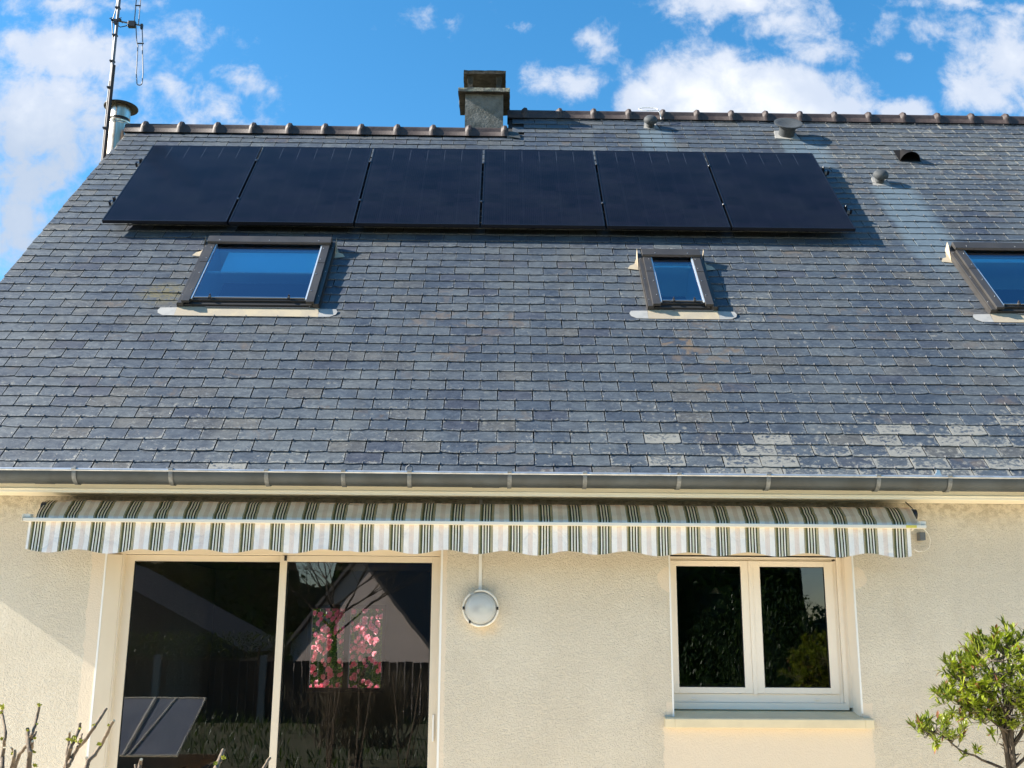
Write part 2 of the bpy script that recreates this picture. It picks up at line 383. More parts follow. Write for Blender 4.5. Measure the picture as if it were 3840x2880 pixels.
def m_glass(name, tint=(1, 1, 1), refl=.16, gcol=(1, 1, 1), trans=.9, wav=.0):
    m = bpy.data.materials.new(name); m.use_nodes = True; t = m.node_tree; t.nodes.clear()
    o = N(t, 'ShaderNodeOutputMaterial')
    tr = N(t, 'ShaderNodeBsdfTransparent'); tr.inputs[0].default_value = (*[c*trans for c in tint], 1)
    gl = N(t, 'ShaderNodeBsdfGlossy'); gl.inputs['Roughness'].default_value = .004; gl.inputs['Color'].default_value = (*gcol, 1)
    lw = N(t, 'ShaderNodeFresnel'); lw.inputs[0].default_value = 1.45
    f = math_n(t, 'MULTIPLY_ADD', lw.outputs[0], 1.5, refl, clamp=True)
    mx = N(t, 'ShaderNodeMixShader'); L(t, f, mx.inputs[0]); L(t, tr.outputs[0], mx.inputs[1]); L(t, gl.outputs[0], mx.inputs[2])
    L(t, mx.outputs[0], o.inputs[0])
    if wav:
        tc = N(t, 'ShaderNodeTexCoord'); n = noise_n(t, tc.outputs['Object'], 4.0, 2, .5)
        bp = N(t, 'ShaderNodeBump'); bp.inputs['Strength'].default_value = 1; bp.inputs['Distance'].default_value = wav
        L(t, n.outputs[0], bp.inputs['Height']); L(t, bp.outputs[0], gl.inputs['Normal'])
    return m

def m_panel():
    m = bpy.data.materials.new('solar_cells'); m.use_nodes = True; t = m.node_tree
    b = t.nodes['Principled BSDF']
    tc = N(t, 'ShaderNodeTexCoord'); s = N(t, 'ShaderNodeSeparateXYZ'); L(t, tc.outputs['Object'], s.inputs[0])
    # six columns of half cells, fine ribbon wires
    fx = math_n(t, 'FRACT', math_n(t, 'DIVIDE', math_n(t, 'ADD', s.outputs[0], -.035), 1.064/6))
    dx = math_n(t, 'MINIMUM', fx, math_n(t, 'SUBTRACT', 1, fx))
    gapx = smooth(t, dx, .014, .006)
    fy = math_n(t, 'FRACT', math_n(t, 'DIVIDE', math_n(t, 'ADD', s.outputs[1], -.035), 1.652/18))
    dy = math_n(t, 'MINIMUM', fy, math_n(t, 'SUBTRACT', 1, fy)); gapy = smooth(t, dy, .03, .012)
    fw_ = math_n(t, 'FRACT', math_n(t, 'DIVIDE', s.outputs[0], .0178))
    wire = smooth(t, math_n(t, 'ABSOLUTE', math_n(t, 'SUBTRACT', fw_, .5)), .12, .04)
    n = noise_n(t, tc.outputs['Object'], 1.6, 5, .6); n2 = noise_n(t, tc.outputs['Object'], 9, 6, .7)
    cell = math_n(t, 'FLOOR', math_n(t, 'DIVIDE', s.outputs[1], 1.652/18))
    wn = N(t, 'ShaderNodeTexWhiteNoise', noise_dimensions='2D'); cbn = N(t, 'ShaderNodeCombineXYZ')
    L(t, math_n(t, 'FLOOR', math_n(t, 'DIVIDE', s.outputs[0], 1.064/6)), cbn.inputs[0]); L(t, cell, cbn.inputs[1]); L(t, cbn.outputs[0], wn.inputs[0])
    base = mixc(t, wn.outputs[0], (.0022, .0018, .0032), (.0052, .0042, .0075))
    base = mixc(t, math_n(t, 'MULTIPLY', wire, .5), base, (.022, .021, .034))
    base = mixc(t, math_n(t, 'MULTIPLY', smooth(t, n.outputs[0], .35, .7), .35), base, (.016, .016, .020))
    base = mixc(t, math_n(t, 'MULTIPLY', gapx, .3), base, (.018, .020, .030))
    base = mixc(t, math_n(t, 'MULTIPLY', gapy, .35), base, (.004, .005, .010))
    # reflected glints painted onto the cell gaps of the upper rows
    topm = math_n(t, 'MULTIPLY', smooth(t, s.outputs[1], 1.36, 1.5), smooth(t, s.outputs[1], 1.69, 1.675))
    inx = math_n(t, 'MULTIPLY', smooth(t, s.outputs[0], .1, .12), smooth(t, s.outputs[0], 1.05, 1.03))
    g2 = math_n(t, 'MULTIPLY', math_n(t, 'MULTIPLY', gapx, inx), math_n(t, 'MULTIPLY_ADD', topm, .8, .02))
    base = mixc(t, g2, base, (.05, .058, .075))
    base = mixc(t, math_n(t, 'MULTIPLY', smooth(t, n2.outputs[0], .64, .78), .15), base, (.025, .03, .045))
    L(t, base, b.inputs['Base Color'])
    L(t, math_n(t, 'MULTIPLY_ADD', n.outputs[0], .10, .10), b.inputs['Roughness'])
    b.inputs['Specular IOR Level'].default_value = .16
    return m

M_SLATE = m_slate(); M_RENDER = m_render(); M_STRIPE = m_stripes(); M_PANEL = m_panel()
M_HOOK = mat('steel_hook', (.15, .15, .155), .7, 0, spec=.15)
M_UNDER = mat('dark_underlay', (.012, .012, .014), .9)
M_RIDGE = mat('brown_ridge_tile', (.036, .023, .020), .62, col2=(.052, .037, .033), nscale=14, bump=.002, bscale=60)
M_CONC = mat('grey_chimney_render', (.17, .17, .155), .9, col2=(.115, .115, .10), nscale=9, bump=.016, bscale=42)
M_CAP = mat('mossy_concrete', (.06, .052, .04), .95, col2=(.03, .027, .018), nscale=12, bump=.006, bscale=40)
M_CAPTOP = mat('lichened_concrete', (.15, .14, .12), .95, col2=(.34, .33, .24), nscale=26, bump=.008, bscale=50, ramp=(.45, .6))
M_ZINC = mat('zinc', (.078, .090, .095), .5, .3, col2=(.060, .066, .065), nscale=3, detail=4)
M_ZINCB = mat('zinc_bright', (.62, .64, .67), .35, .7, col2=(.45, .46, .48), nscale=8)
M_ZINC2 = mat('zinc_bracket', (.24, .25, .25), .5, .4, col2=(.16, .165, .16), nscale=30)
M_FASC = mat('cream_fascia', (.96, .88, .68), .45, col2=(.94, .85, .65), nscale=3)
M_FRAME = mat('cream_frame', (.74, .65, .51), .38, col2=(.71, .62, .48), nscale=3)
M_WFRAME = mat('offwhite_frame', (.92, .83, .70), .35, col2=(.90, .81, .68), nscale=3)
M_BEAD = mat('white_bead', (.85, .84, .80), .5)
M_SILL = mat('cream_sill', (.76, .65, .43), .75, col2=(.70, .60, .40), nscale=6, bump=.001, bscale=90)
M_DARK = mat('black_gasket', (.01, .01, .01), .6)
M_SKF = mat('grey_brown_aluminium', (.045, .042, .040), .42, .2, col2=(.054, .050, .047), nscale=6)
M_SKD = mat('dark_aluminium', (.035, .034, .034), .5, .3)
M_FLASH = mat('beige_lead_flashing', (.42, .35, .24), .6, .0, col2=(.34, .29, .22), nscale=8)
M_FLASHW = mat('pale_lead_flashing', (.36, .35, .33), .55, .1, col2=(.28, .28, .27), nscale=10)
M_SEAL = mat('glazing_strip_edge_reflection', (.55, .62, .68), .15, .4)  # glazing strip, its pale blue paints in reflections along the glass edge
M_BLIND = mat('roof_blind', (.62, .92, .95), .8)
M_LINING = mat('white_lining', (.80, .82, .80), .7)
M_PFRAME = mat('black_anodised', (.012, .014, .022), .35, .5)
M_STEEL = mat('bare_steel', (.6, .6, .6), .3, 1)
M_VENT = mat('grey_vent', (.048, .055, .060), .7, col2=(.036, .041, .045), nscale=25)
M_VENTD = mat('dark_vent', (.006, .005, .005), .8, spec=.2)
M_INOX = mat('stainless_flue', (.82, .74, .62), .30, 1, col2=(.42, .36, .27), nscale=3, stretch=(6, 6, .6))  # vertical bands in the colour stand for streaks reflected in the steel
M_COWL = mat('brown_cowl', (.010, .008, .008), .55, 0)
M_MAST = mat('rusty_mast', (.018, .009, .008), .6, .0, col2=(.032, .022, .019), nscale=3.5, ramp=(.45, .6))
M_ALU = mat('aluminium', (.15, .155, .17), .5, .3)
M_BLACK = mat('black_plastic', (.012, .012, .013), .5)
M_BAR = mat('ivory_bar', (.84, .77, .63), .3)
M_YEL = mat('yellow_tape', (.75, .62, .10), .5)
M_GREY = mat('grey_plastic', (.12, .13, .14), .5)
M_PLAS = mat('white_trunking', (.80, .78, .72), .45)
M_LAMPR = mat('lamp_ring', (.86, .82, .74), .4, col2=(.74, .68, .56), nscale=20)
M_BARK = mat('pruned_bark', (.19, .14, .09), .8, col2=(.10, .072, .05), nscale=40, bump=.002, bscale=120)
M_CUT = mat('cut_wood', (.60, .52, .36), .9)
M_BUD = mat('yellow_bud', (.42, .40, .02), .6, col2=(.22, .25, .02), nscale=60)
M_BARKD = mat('dark_bark', (.028, .021, .015), .9, col2=(.10, .075, .05), nscale=30, bump=.004, bscale=70, stretch=(1, 1, .25))
M_TWIG = mat('grey_twig', (.15, .12, .085), .85, col2=(.06, .045, .035), nscale=30)
M_GLASS = m_glass('window_glass', (.84, .86, .86), .05, (.95, .96, 1), .85, .00008)
M_GLASSW = m_glass('rippled_window_glass', (.84, .86, .86), .05, (.95, .96, 1), .85, .00016)
M_GLASSR = m_glass('blue_roof_glass', (.58, .95, 1.0), .18, (.95, .82, 1.0), 1.0)

def leaf_mat(name, c1, c2, c3, tcol=(1.3, 1.5, .6), tmix=.35):
    m = bpy.data.materials.new(name); m.use_nodes = True; t = m.node_tree; b = t.nodes['Principled BSDF']
    at = N(t, 'ShaderNodeAttribute', attribute_name='var'); sp = N(t, 'ShaderNodeSeparateColor'); L(t, at.outputs['Color'], sp.inputs[0])
    col = mixc(t, sp.outputs[0], c1, c2); col = mixc(t, sp.outputs[1], col, c3)
    L(t, col, b.inputs['Base Color']); b.inputs['Roughness'].default_value = .42
    tr = N(t, 'ShaderNodeBsdfTranslucent'); L(t, mixc(t, 1., col, tcol, 'MULTIPLY'), tr.inputs[0])
    mx = N(t, 'ShaderNodeMixShader'); mx.inputs[0].default_value = tmix
    L(t, b.outputs[0], mx.inputs[1]); L(t, tr.outputs[0], mx.inputs[2]); L(t, mx.outputs[0], t.nodes['Material Output'].inputs[0])
    return m
M_LEAF = leaf_mat('olive_leaf', (.045, .08, .010), (.30, .35, .03), (.20, .08, .04))
M_LEAFD = leaf_mat('dark_leaf', (.012, .030, .008), (.04, .075, .016), (.08, .12, .03))
M_PETAL = leaf_mat('pink_petal', (.95, .30, .42), (1, .60, .68), (1, .84, .85), (1, 1, 1), .5)
M_CAML = leaf_mat('camellia_leaf', (.05, .10, .02), (.28, .40, .08), (.3, .3, .1))
M_HEDGE = leaf_mat('hedge_leaf', (.012, .028, .006), (.07, .11, .015), (.10, .08, .03))

# ------------------------------------------------------------------ ground and terrace
def m_ground():
    m = mat('garden_grass', (.075, .085, .03), .95, col2=(.13, .11, .06), nscale=6, bump=.02, bscale=40); return m
MB().box((-400, -400, -.3), (400, 400, 0)).build('ground', m_ground()).__setitem__('kind', 'structure')
M_TERR = mat('pale_terrace_paving', (.86, .74, .56), .85, col2=(.80, .69, .51), nscale=5, bump=.002, bscale=60)
g = MB().box((-7, 14.8, 0), (3, 16.0, .02)).build('rear_bounce_slab', M_TERR); g['kind'] = 'structure'  # added pale slab, throws sunlight back up onto the camellia
g = MB().box((-9, 2.3, 0), (12, 7.345, .02)).build('terrace', M_TERR); g['kind'] = 'structure'

# ------------------------------------------------------------------ the house
TH = R_(48.78); CT, ST = math.cos(TH), math.sin(TH)
ROOF = Matrix.Translation((0, 9.255, 5.190)) @ Matrix.Rotation(TH, 4, 'X')
def RW(x, s, h=0): return ROOF @ Vector((x, s, h))
house = empty('house', (2.4, 7.37, 0), 'beige rendered house with a dark slate roof and stepped ridge', 'house')
WALL = 7.37
def hp(name, mb, m, **kw):
    return under(house, mb.build(name, m, **kw))

def wall_holes(mb, xs, zs, holes, y0, y1):
    xs = sorted(set(xs)); zs = sorted(set(zs))
    def solid(i, j):
        if not (0 <= i < len(xs)-1 and 0 <= j < len(zs)-1): return False
        cx = (xs[i]+xs[i+1])/2; cz = (zs[j]+zs[j+1])/2
        return not any(a < cx < b and c < cz < d for a, b, c, d in holes)
    for i in range(len(xs)-1):
        for j in range(len(zs)-1):
            if not solid(i, j): continue
            a, b, c, d = xs[i], xs[i+1], zs[j], zs[j+1]
            mb.add([(a,y0,c),(b,y0,c),(b,y0,d),(a,y0,d)], [(0,1,2,3)])
            mb.add([(a,y1,c),(b,y1,c),(b,y1,d),(a,y1,d)], [(3,2,1,0)])
            if not solid(i-1, j): mb.add([(a,y0,c),(a,y0,d),(a,y1,d),(a,y1,c)], [(0,1,2,3)])
            if not solid(i+1, j): mb.add([(b,y0,c),(b,y1,c),(b,y1,d),(b,y0,d)], [(0,1,2,3)])
            if not solid(i, j-1): mb.add([(a,y0,c),(a,y1,c),(b,y1,c),(b,y0,c)], [(0,1,2,3)])
            if not solid(i, j+1): mb.add([(a,y0,d),(b,y0,d),(b,y1,d),(a,y1,d)], [(0,1,2,3)])
DOOR = (-2.676, -.39, 0.02, 2.205); WIN = (1.172, 2.433, 1.10, 2.20)
HX0, HX1 = -4.03, 9.0
mb = MB()
wall_holes(mb, [HX0, DOOR[0], DOOR[1], WIN[0], WIN[1], HX1], [0, 2.9, DOOR[3], WIN[2], WIN[3], .02], [DOOR, WIN], WALL, WALL+.28)
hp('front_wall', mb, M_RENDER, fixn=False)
# gable walls
for x0, x1, top, ry in ((HX0, HX0+.25, 6.95, 10.88), (HX1-.25, HX1, 7.38, 11.25)):
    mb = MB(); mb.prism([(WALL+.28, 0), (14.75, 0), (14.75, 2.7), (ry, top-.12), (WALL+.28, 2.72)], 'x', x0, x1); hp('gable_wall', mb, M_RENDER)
BACK = 14.5; CAMW = (-2.52, -1.49, .885, 2.005)
mb = MB(); wall_holes(mb, [HX0+.25, CAMW[0], CAMW[1], HX1-.25], [0, CAMW[2], CAMW[3], 2.6], [CAMW], BACK, BACK+.25)
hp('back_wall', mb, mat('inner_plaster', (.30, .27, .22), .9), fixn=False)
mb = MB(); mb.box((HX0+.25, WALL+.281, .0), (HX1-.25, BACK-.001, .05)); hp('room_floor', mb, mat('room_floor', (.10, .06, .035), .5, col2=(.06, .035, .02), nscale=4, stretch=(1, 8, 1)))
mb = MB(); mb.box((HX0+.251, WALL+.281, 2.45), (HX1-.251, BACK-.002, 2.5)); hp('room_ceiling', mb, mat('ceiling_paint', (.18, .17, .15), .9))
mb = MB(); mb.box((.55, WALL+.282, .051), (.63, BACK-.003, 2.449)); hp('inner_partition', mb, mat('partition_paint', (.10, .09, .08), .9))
# far window frame
mb = MB(); a, b, c, d = CAMW
mb.box((a, BACK+.02, c), (a+.045, BACK+.1, d)); mb.box((b-.045, BACK+.02, c), (b, BACK+.1, d))
mb.box((a+.045, BACK+.02, c), (b-.045, BACK+.1, c+.05)); mb.box((a+.045, BACK+.02, d-.05), (b-.045, BACK+.1, d))
mb.box((-2.035, BACK+.01, c+.05), (-1.965, BACK+.11, d-.05)); hp('far_window', mb, mat('dark_far_frame', (.10, .09, .08), .6))

# ---- roof
RIDGE_L, RIDGE_R, EAVE = 2.44, 2.985, -3.41
STEPX = .062
def verge(s): return -4.185 - .033*(1.3-s)/1.0*1.0 if s < 1.3 else -4.185+.05*(s-1.3)
SKY_OPEN = [(-2.60, -1.535, -1.29, -.30), (1.255, 1.74, -1.27, -.45), (4.09, 5.13, -1.27, -.28)]
mb = MB()
M_ROOFU = 1
def slate(x0, x1, s0, s1, hb, at, tone_edges=True):
    """one slate: a thin wedge, lower edge lifted and slightly chipped"""
    w = x1-x0
    ht = hb-.011; th = .0075
    n = 6; low = []
    for i in range(n):
        t_ = i/(n-1); j = rnd.uniform(-.0034, .0028)
        if i in (0, n-1) and rnd.random() < .16: j += rnd.uniform(.004, .015)
        low.append((x0+w*t_, s0+j))
    v = [(x, s, hb) for x, s in low] + [(x1, s1, ht), (x0, s1, ht)] + [(x, s, hb-th) for x, s in low] + [(x1, s1, ht-th), (x0, s1, ht-th)]
    N_ = n+2
    uvs = [[(i/(n-1), 0) for i in range(n)] + [(1, 1.), (0, 1.)]]
    mb.add(v, [tuple(range(N_))], 0, uvs, at)
    side = [(i, N_+i, N_+i+1, i+1) for i in range(n-1)] + [(n-1, N_+n-1, N_+n, n), (n+1, 2*N_-1, N_, 0)]
    mb.add(v, side, 0, [[(.5, .0)]*4]*len(side), at)
def hook(x, s, h):
    mb.box((x-.0028, s-.006, h-.002), (x+.0028, s+.015, h+.005), 2)
PITCH_S, PITCH_X = .1228, .2565
S_REF = -3.2739; X_REF = -.277
rows = range(-1, int((RIDGE_R-S_REF)/PITCH_S)+1)
for r in rows:
    s0 = S_REF + r*PITCH_S
    if s0 < EAVE-.01: s0 = EAVE
    s1n = S_REF+(r+1)*PITCH_S
    x = X_REF + (PITCH_X/2 if r % 2 else 0) - PITCH_X*17
    while x < 9.1:
        xa, xb = x+.0040+rnd.uniform(-.0018, .0018), x+PITCH_X-.0040+rnd.uniform(-.0015, .0015)
        x += PITCH_X
        top = RIDGE_L if xa < STEPX-.05 else RIDGE_R
        if s0 > top-.03: continue
        vx = verge(s0+.06)
        if xb < vx+.02: continue
        edge = xa < vx
        xa = max(xa, vx+rnd.uniform(-.006, .004))
        if xb-xa < .03: continue
        if s0 > RIDGE_L-.03 and xa < STEPX-.02:
            xa = STEPX
            if xb-xa < .03: continue
        js = rnd.uniform(-.002, .002)
        if rnd.random() < .03: js -= rnd.uniform(.002, .007)
        s_top = min(s0+PITCH_S+.05, top)
        tone = rnd.random()
        # positions where lichen and rust gather
        low_ = max(0, min(1, (-2.35-s0)/.8)); right = max(0, min(1, (xa-.2)/2.2))
        lich = .12*rnd.random() + low_*(.22+.25*right)*rnd.random()**.6
        if rnd.random() < low_*right*.46 + (.35 if s0 < -3.2 else 0)*(.35+.65*right): lich = rnd.uniform(.45, 1.0)
        if s0 > .6 and xa > 3.2: lich += .22*rnd.random(); tone = tone*.6+.4*rnd.random()+.15
        if s0 > 1.2 and xa > 3 and rnd.random() < .12: lich = rnd.uniform(.35, .6)
        if s0 < -.9 and -.2 < s0+1.3 < .35 and 1.75 < xa < 2.05: lich = .35
        if 1.0 < xa < 1.25 and -1.35 < s0 < -.55: lich = rnd.uniform(.15, .3)
        if s0 > -2.2 and edge and rnd.random() < .55: tone = rnd.uniform(.86, 1); lich = rnd.uniform(.1, .35)
        rust = 0
        if rnd.random() < .10: rust = rnd.uniform(.15, .5)
        if abs(xa-1.55) < .35 and -2.6 < s0 < -1.4 and rnd.random() < .5: rust = rnd.uniform(.5, 1)
        if xa > 3.0 and s0 > 1.0 and rnd.random() < .22: rust = rnd.uniform(.3, .6)
        if abs(s0+1.45) < .12 and -.9 < xa < 0: rust = .5
        at = (min(tone, 1), min(lich, 1), rust, rnd.random())
        hb = .0165+rnd.uniform(-.001, .0018)
        segs = [(xa, xb, s0+js, s_top)]
        for (a, b, c, d) in SKY_OPEN:
            out = []
            for (p, q, e, f) in segs:
                if q <= a or p >= b or e >= d or e+PITCH_S <= c-.02: out.append((p, q, e, f)); continue
                if p < a-.02: out.append((p, a, e, f))
                if q > b+.02: out.append((b, q, e, f))
                if e >= c-.02 and e < d: continue
                out.append((max(p, a), min(q, b), e, c))
            segs = out
        for (p, q, e, f) in segs: slate(p, q, e, f, hb, at)
        hx = (x-PITCH_X/2)
        if any(p+.02 < hx < q-.02 for p, q, _, _ in segs) and rnd.random() < .985 and s0 > EAVE+.02: hook(hx+rnd.uniform(-.004, .004), s0+js, hb)
# underlay sheet with the window openings left out
xs = sorted({-4.14, STEPX, 9.0, *[q for o in SKY_OPEN for q in o[:2]]}); ss = sorted({EAVE+.02, RIDGE_L-.02, RIDGE_R-.02, *[q for o in SKY_OPEN for q in o[2:]]})
for i in range(len(xs)-1):
    for j in range(len(ss)-1):
        cx, cs = (xs[i]+xs[i+1])/2, (ss[j]+ss[j+1])/2
        if any(a < cx < b and c < cs < d for a, b, c, d in SKY_OPEN): continue
        if cs > RIDGE_L-.02 and cx < STEPX: continue
        mb.add([(xs[i], ss[j], -.004), (xs[i+1], ss[j], -.004), (xs[i+1], ss[j+1], -.004), (xs[i], ss[j+1], -.004)], [(0, 1, 2, 3)], 1)
roof = hp('roof', mb, [M_SLATE, M_UNDER, M_HOOK], xf=ROOF, fixn=False)
roof.parent = house; roof.matrix_parent_inverse = Matrix.Translation(-house.location)

def roof_child(o, x=0, s=0):
    """place a mesh built in roof coordinates (x, s, h)"""
    o.matrix_world = ROOF @ Matrix.Translation((x, s, 0)); return under(house, o)

# rear slopes, verge boards and the step between the two roof heights
mb = MB()
eL = RW(0, RIDGE_L); eR = RW(0, RIDGE_R)
for x0, x1, e in ((-4.14, STEPX, eL), (STEPX+.001, 9.0, eR)):
    run = e.y-7.0; drop = run*ST/CT
    mb.add([(x0, e.y, e.z-.004), (x1, e.y, e.z-.004), (x1, e.y+run, e.z-drop), (x0, e.y+run, e.z-drop)], [(0, 1, 2, 3)])
hp('rear_roof_slope', mb, mat('rear_slate', (.06, .065, .075), .6, col2=(.09, .09, .09), nscale=8))
mb = MB()
a = RW(0, RIDGE_L-.02); b = RW(0, RIDGE_R)
mb.prism([(a.y, a.z-.03), (b.y, b.z-.03), (2*b.y-a.y+.4, a.z-.5), (a.y, a.z-.5)], 'x', STEPX+.002, STEPX+.05)
hp('step_flashing', mb, M_ZINC)
mb = MB()
p0, p1 = RW(0, EAVE+.05, -.01), RW(0, RIDGE_L-.03, -.01)
mb.prism([(p0.y, p0.z), (p0.y+.02, p0.z-.12), (p1.y, p1.z-.16), (p1.y, p1.z)], 'x', -4.155, -4.12)
hp('verge_board', mb, mat('grey_verge_board', (.25, .24, .22), .7))

# ridge tiles: half rounds with a swollen collar
def ridge(x0, x1, e, first):
    mb = MB(); y, z = e.y, e.z
    def ring(x, r, flare):
        pts = [(y-.088-flare, z-.078-flare*.5), (y-.076-flare, z-.03)]
        for k in range(9):
            a = math.pi - math.pi*k/8
            pts.append((y+math.cos(a)*r, z-.012+math.sin(a)*r*1.0))
        pts += [(y+.076+flare, z-.03), (y+.088+flare, z-.078-flare*.5)]
        return [(x, p, q) for p, q in pts]
    stations = [(x0, .066, 0)]
    x = first
    while x < x1-.03:
        j = rnd.uniform(-.004, .004)
        stations += [(x-.030+j, .066, 0), (x-.022+j, .077, .006), (x+.004+j, .097, .014), (x+.032+j, .092, .011), (x+.042+j, .071, .003), (x+.052+j, .067, 0)]
        x += .3965
    stations.append((x1, .066, 0))
    rows_ = [ring(*s_) for s_ in stations]; n = len(rows_[0])
    vs = [v for r in rows_ for v in r]
    fs = [(i*n+k, i*n+k+1, (i+1)*n+k+1, (i+1)*n+k) for i in range(len(rows_)-1) for k in range(n-1)]
    fs += [tuple(range(n)), tuple(range((len(rows_)-1)*n, len(rows_)*n))[::-1]]
    mb.add(vs, fs)
    # mortar line below the tiles
    mb.prism([(y-.084, z-.084), (y-.076, z-.05), (y+.07, z-.05), (y+.07, z-.084)], 'x', x0+.01, x1-.01, 1)
    return hp('ridge_tiles', mb, [M_RIDGE, M_UNDER], smooth=True)
ridge(-4.16, .045, Vector((0, eL.y, eL.z+.025)), -3.952)
ridge(.052, 9.0, Vector((0, eR.y, eR.z+.025)), .245)
# wire loop and white splashes left on the right ridge
mb = MB(); pts = []
for k in range(15):
    a = math.pi*2*k/14
    pts.append((1.66+.11*math.cos(a), eR.y-.13+.03*math.sin(a), eR.z+.05+.035*math.sin(a)))
pts += [(1.79, eR.y-.14, eR.z+.0), (1.80, eR.y-.16, eR.z-.09)]
mb.tube(pts, .0045, seg=5); tag(mb.build('wire_loop', M_BEAD), 'thin white loop of wire lying over the brown ridge tiles', 'wire')

# ---- chimney
mb = MB(); mb.box((-.428, 10.99, 6.5), (.004, 11.42, 7.60)); ch = hp('chimney', mb, M_CONC)
def slab(name, x0, x1, y0, y1, z0, z1, m, jit=.006, nx=10):
    mb = MB(); nx_, ny_ = nx, nx
    bm = bmesh.new()
    mb.box((x0, y0, z0), (x1, y1, z1))
    o = mb.build(name, m); me = o.data
    bm.from_mesh(me); bmesh.ops.subdivide_edges(bm, edges=bm.edges, cuts=7, use_grid_fill=True)
    for v in bm.verts:
        n_ = mnoise.noise_vector(v.co*9)*jit + mnoise.noise_vector(v.co*31)*jit*.6
        v.co += n_
    if len(m) > 1:
        for f in bm.faces:
            f.normal_update(); f.material_index = 1 if f.normal.z < -.3 else 0
    bm.to_mesh(me); bm.free()
    return o
def subpart(par, o):
    """world-coordinate mesh under a part that itself was built in world coordinates"""
    o.parent = par; o.matrix_parent_inverse = Matrix.Identity(4); return o
subpart(ch, slab('crown_slab', -.505, .078, 10.92, 11.49, 7.59, 7.635, [M_CAPTOP, M_CAP]))
subpart(ch, slab('cap_slab', -.452, .030, 10.95, 11.34, 7.825, 7.868, [M_CAP]))
for px in (-.375, -.05):
    for py in (11.03, 11.26):
        mb = MB(); w = .036
        vs = []
        for z, k in ((7.63, 1.0), (7.725, .72), (7.73, .72), (7.83, 1.0)):
            vs += [(px-w*k, py-w*k, z), (px+w*k, py-w*k, z), (px+w*k, py+w*k, z), (px-w*k, py+w*k, z)]
        fs = [(i*4+k, i*4+(k+1) % 4, (i+1)*4+(k+1) % 4, (i+1)*4+k) for i in range(3) for k in range(4)] + [(0, 3, 2, 1), (12, 13, 14, 15)]
        mb.add(vs, fs); subpart(ch, mb.build('pillar', M_CAP))
mb = MB(); c = RW(0, RIDGE_L); mb.add([(.05, c.y-.10, c.z-.06), (.20, c.y-.13, c.z-.10), (.17, c.y-.02, c.z+.03), (.06, c.y+.0, c.z+.05)], [(0, 1, 2, 3)])
mb.box((.048, c.y-.10, c.z-.11), (.12, c.y-.02, c.z-.06)); hp('step_lead', mb, M_ZINC)

# ---- fascia, soffit, gutter
mb = MB(); mb.box((-4.45, 7.115, 2.53), (9, 7.14, 2.70)); mb.box((-4.45, 7.109, 2.55), (9, 7.1149, 2.558)); mb.box((-4.45, 7.107, 2.60), (9, 7.1148, 2.606))
hp('fascia', mb, M_FASC, bevel=.002)
mb = MB()
for k in range(5):
    y0 = 7.141+k*.046; mb.box((-4.45, y0, 2.536), (9, y0+.041, 2.55))
mb.box((-4.45, 7.141, 2.5505), (9, 7.368, 2.556)); hp('soffit', mb, M_FASC)
GX0, GX1 = -4.47, 9.0
def gprof(r=.078, cy=7.043, cz=2.655, n=14, off=0):
    return [(cy-math.cos(math.pi*k/n)*(r+off), cz-math.sin(math.pi*k/n)*(r+off)) for k in range(n+1)]
mb = MB(); mb.sheet(gprof(), 'x', GX0, GX1, 0, 40)
for gx in (.0, 2.9, -2.95):      # soldered laps
    mb.sheet(gprof(off=.0025)[0:12], 'x', gx-.12 if gx else -.18, gx+.0, 0, 1)
mb.tube([(GX0, 6.965, 2.662), (GX1, 6.965, 2.662)], .0105, 1, 10)
mb.prism(gprof(), 'x', GX0-.002, GX0); gut = hp('gutter', mb, [M_ZINC, M_ZINCB], smooth=True, fixn=False)
for i, bx in enumerate([-3.42, -2.793, -2.159, -1.533, -1.027, -.592, .068, .565, 1.189, 1.78, 2.511, 2.985, 3.6, 4.2]):
    mb = MB(); lean = rnd.uniform(-.012, .004)
    ps = [(6.953, 2.676), (6.95, 2.664)] + [(y, z) for y, z in gprof(off=.006)][:13]
    vs = []; fs = []
    for k, (y, z) in enumerate(ps):
        l = lean*k/len(ps); vs += [(bx-.014+l, y, z), (bx+.014+l, y, z)]
    fs = [(2*k, 2*k+1, 2*k+3, 2*k+2) for k in range(len(ps)-1)]
    mb.add(vs, fs); mb.box((bx-.014, 6.953, 2.6745), (bx+.014, 6.985, 2.6775))
    subpart(gut, mb.build('bracket', M_ZINC2))
# little clip and small metal tab at the eaves
mb = MB(); c = RW(-.60, EAVE+.05, .02)
mb.tube([(-.620, c.y, c.z), (-.618, c.y, c.z+.03), (-.60, c.y, c.z+.043), (-.582, c.y, c.z+.03), (-.580, c.y, c.z)], .006, seg=6); hp('cable_clip', mb, M_GREY)
mb = MB(); c = RW(2.93, EAVE+.05, .012)
mb.prism([(2.90, c.z), (2.925, c.z+.03), (2.93, c.z+.05), (2.95, c.z+.045), (2.955, c.z+.02), (2.97, c.z)], 'y', c.y, c.y+.01); hp('lifted_metal_tab', mb, M_ZINCB)

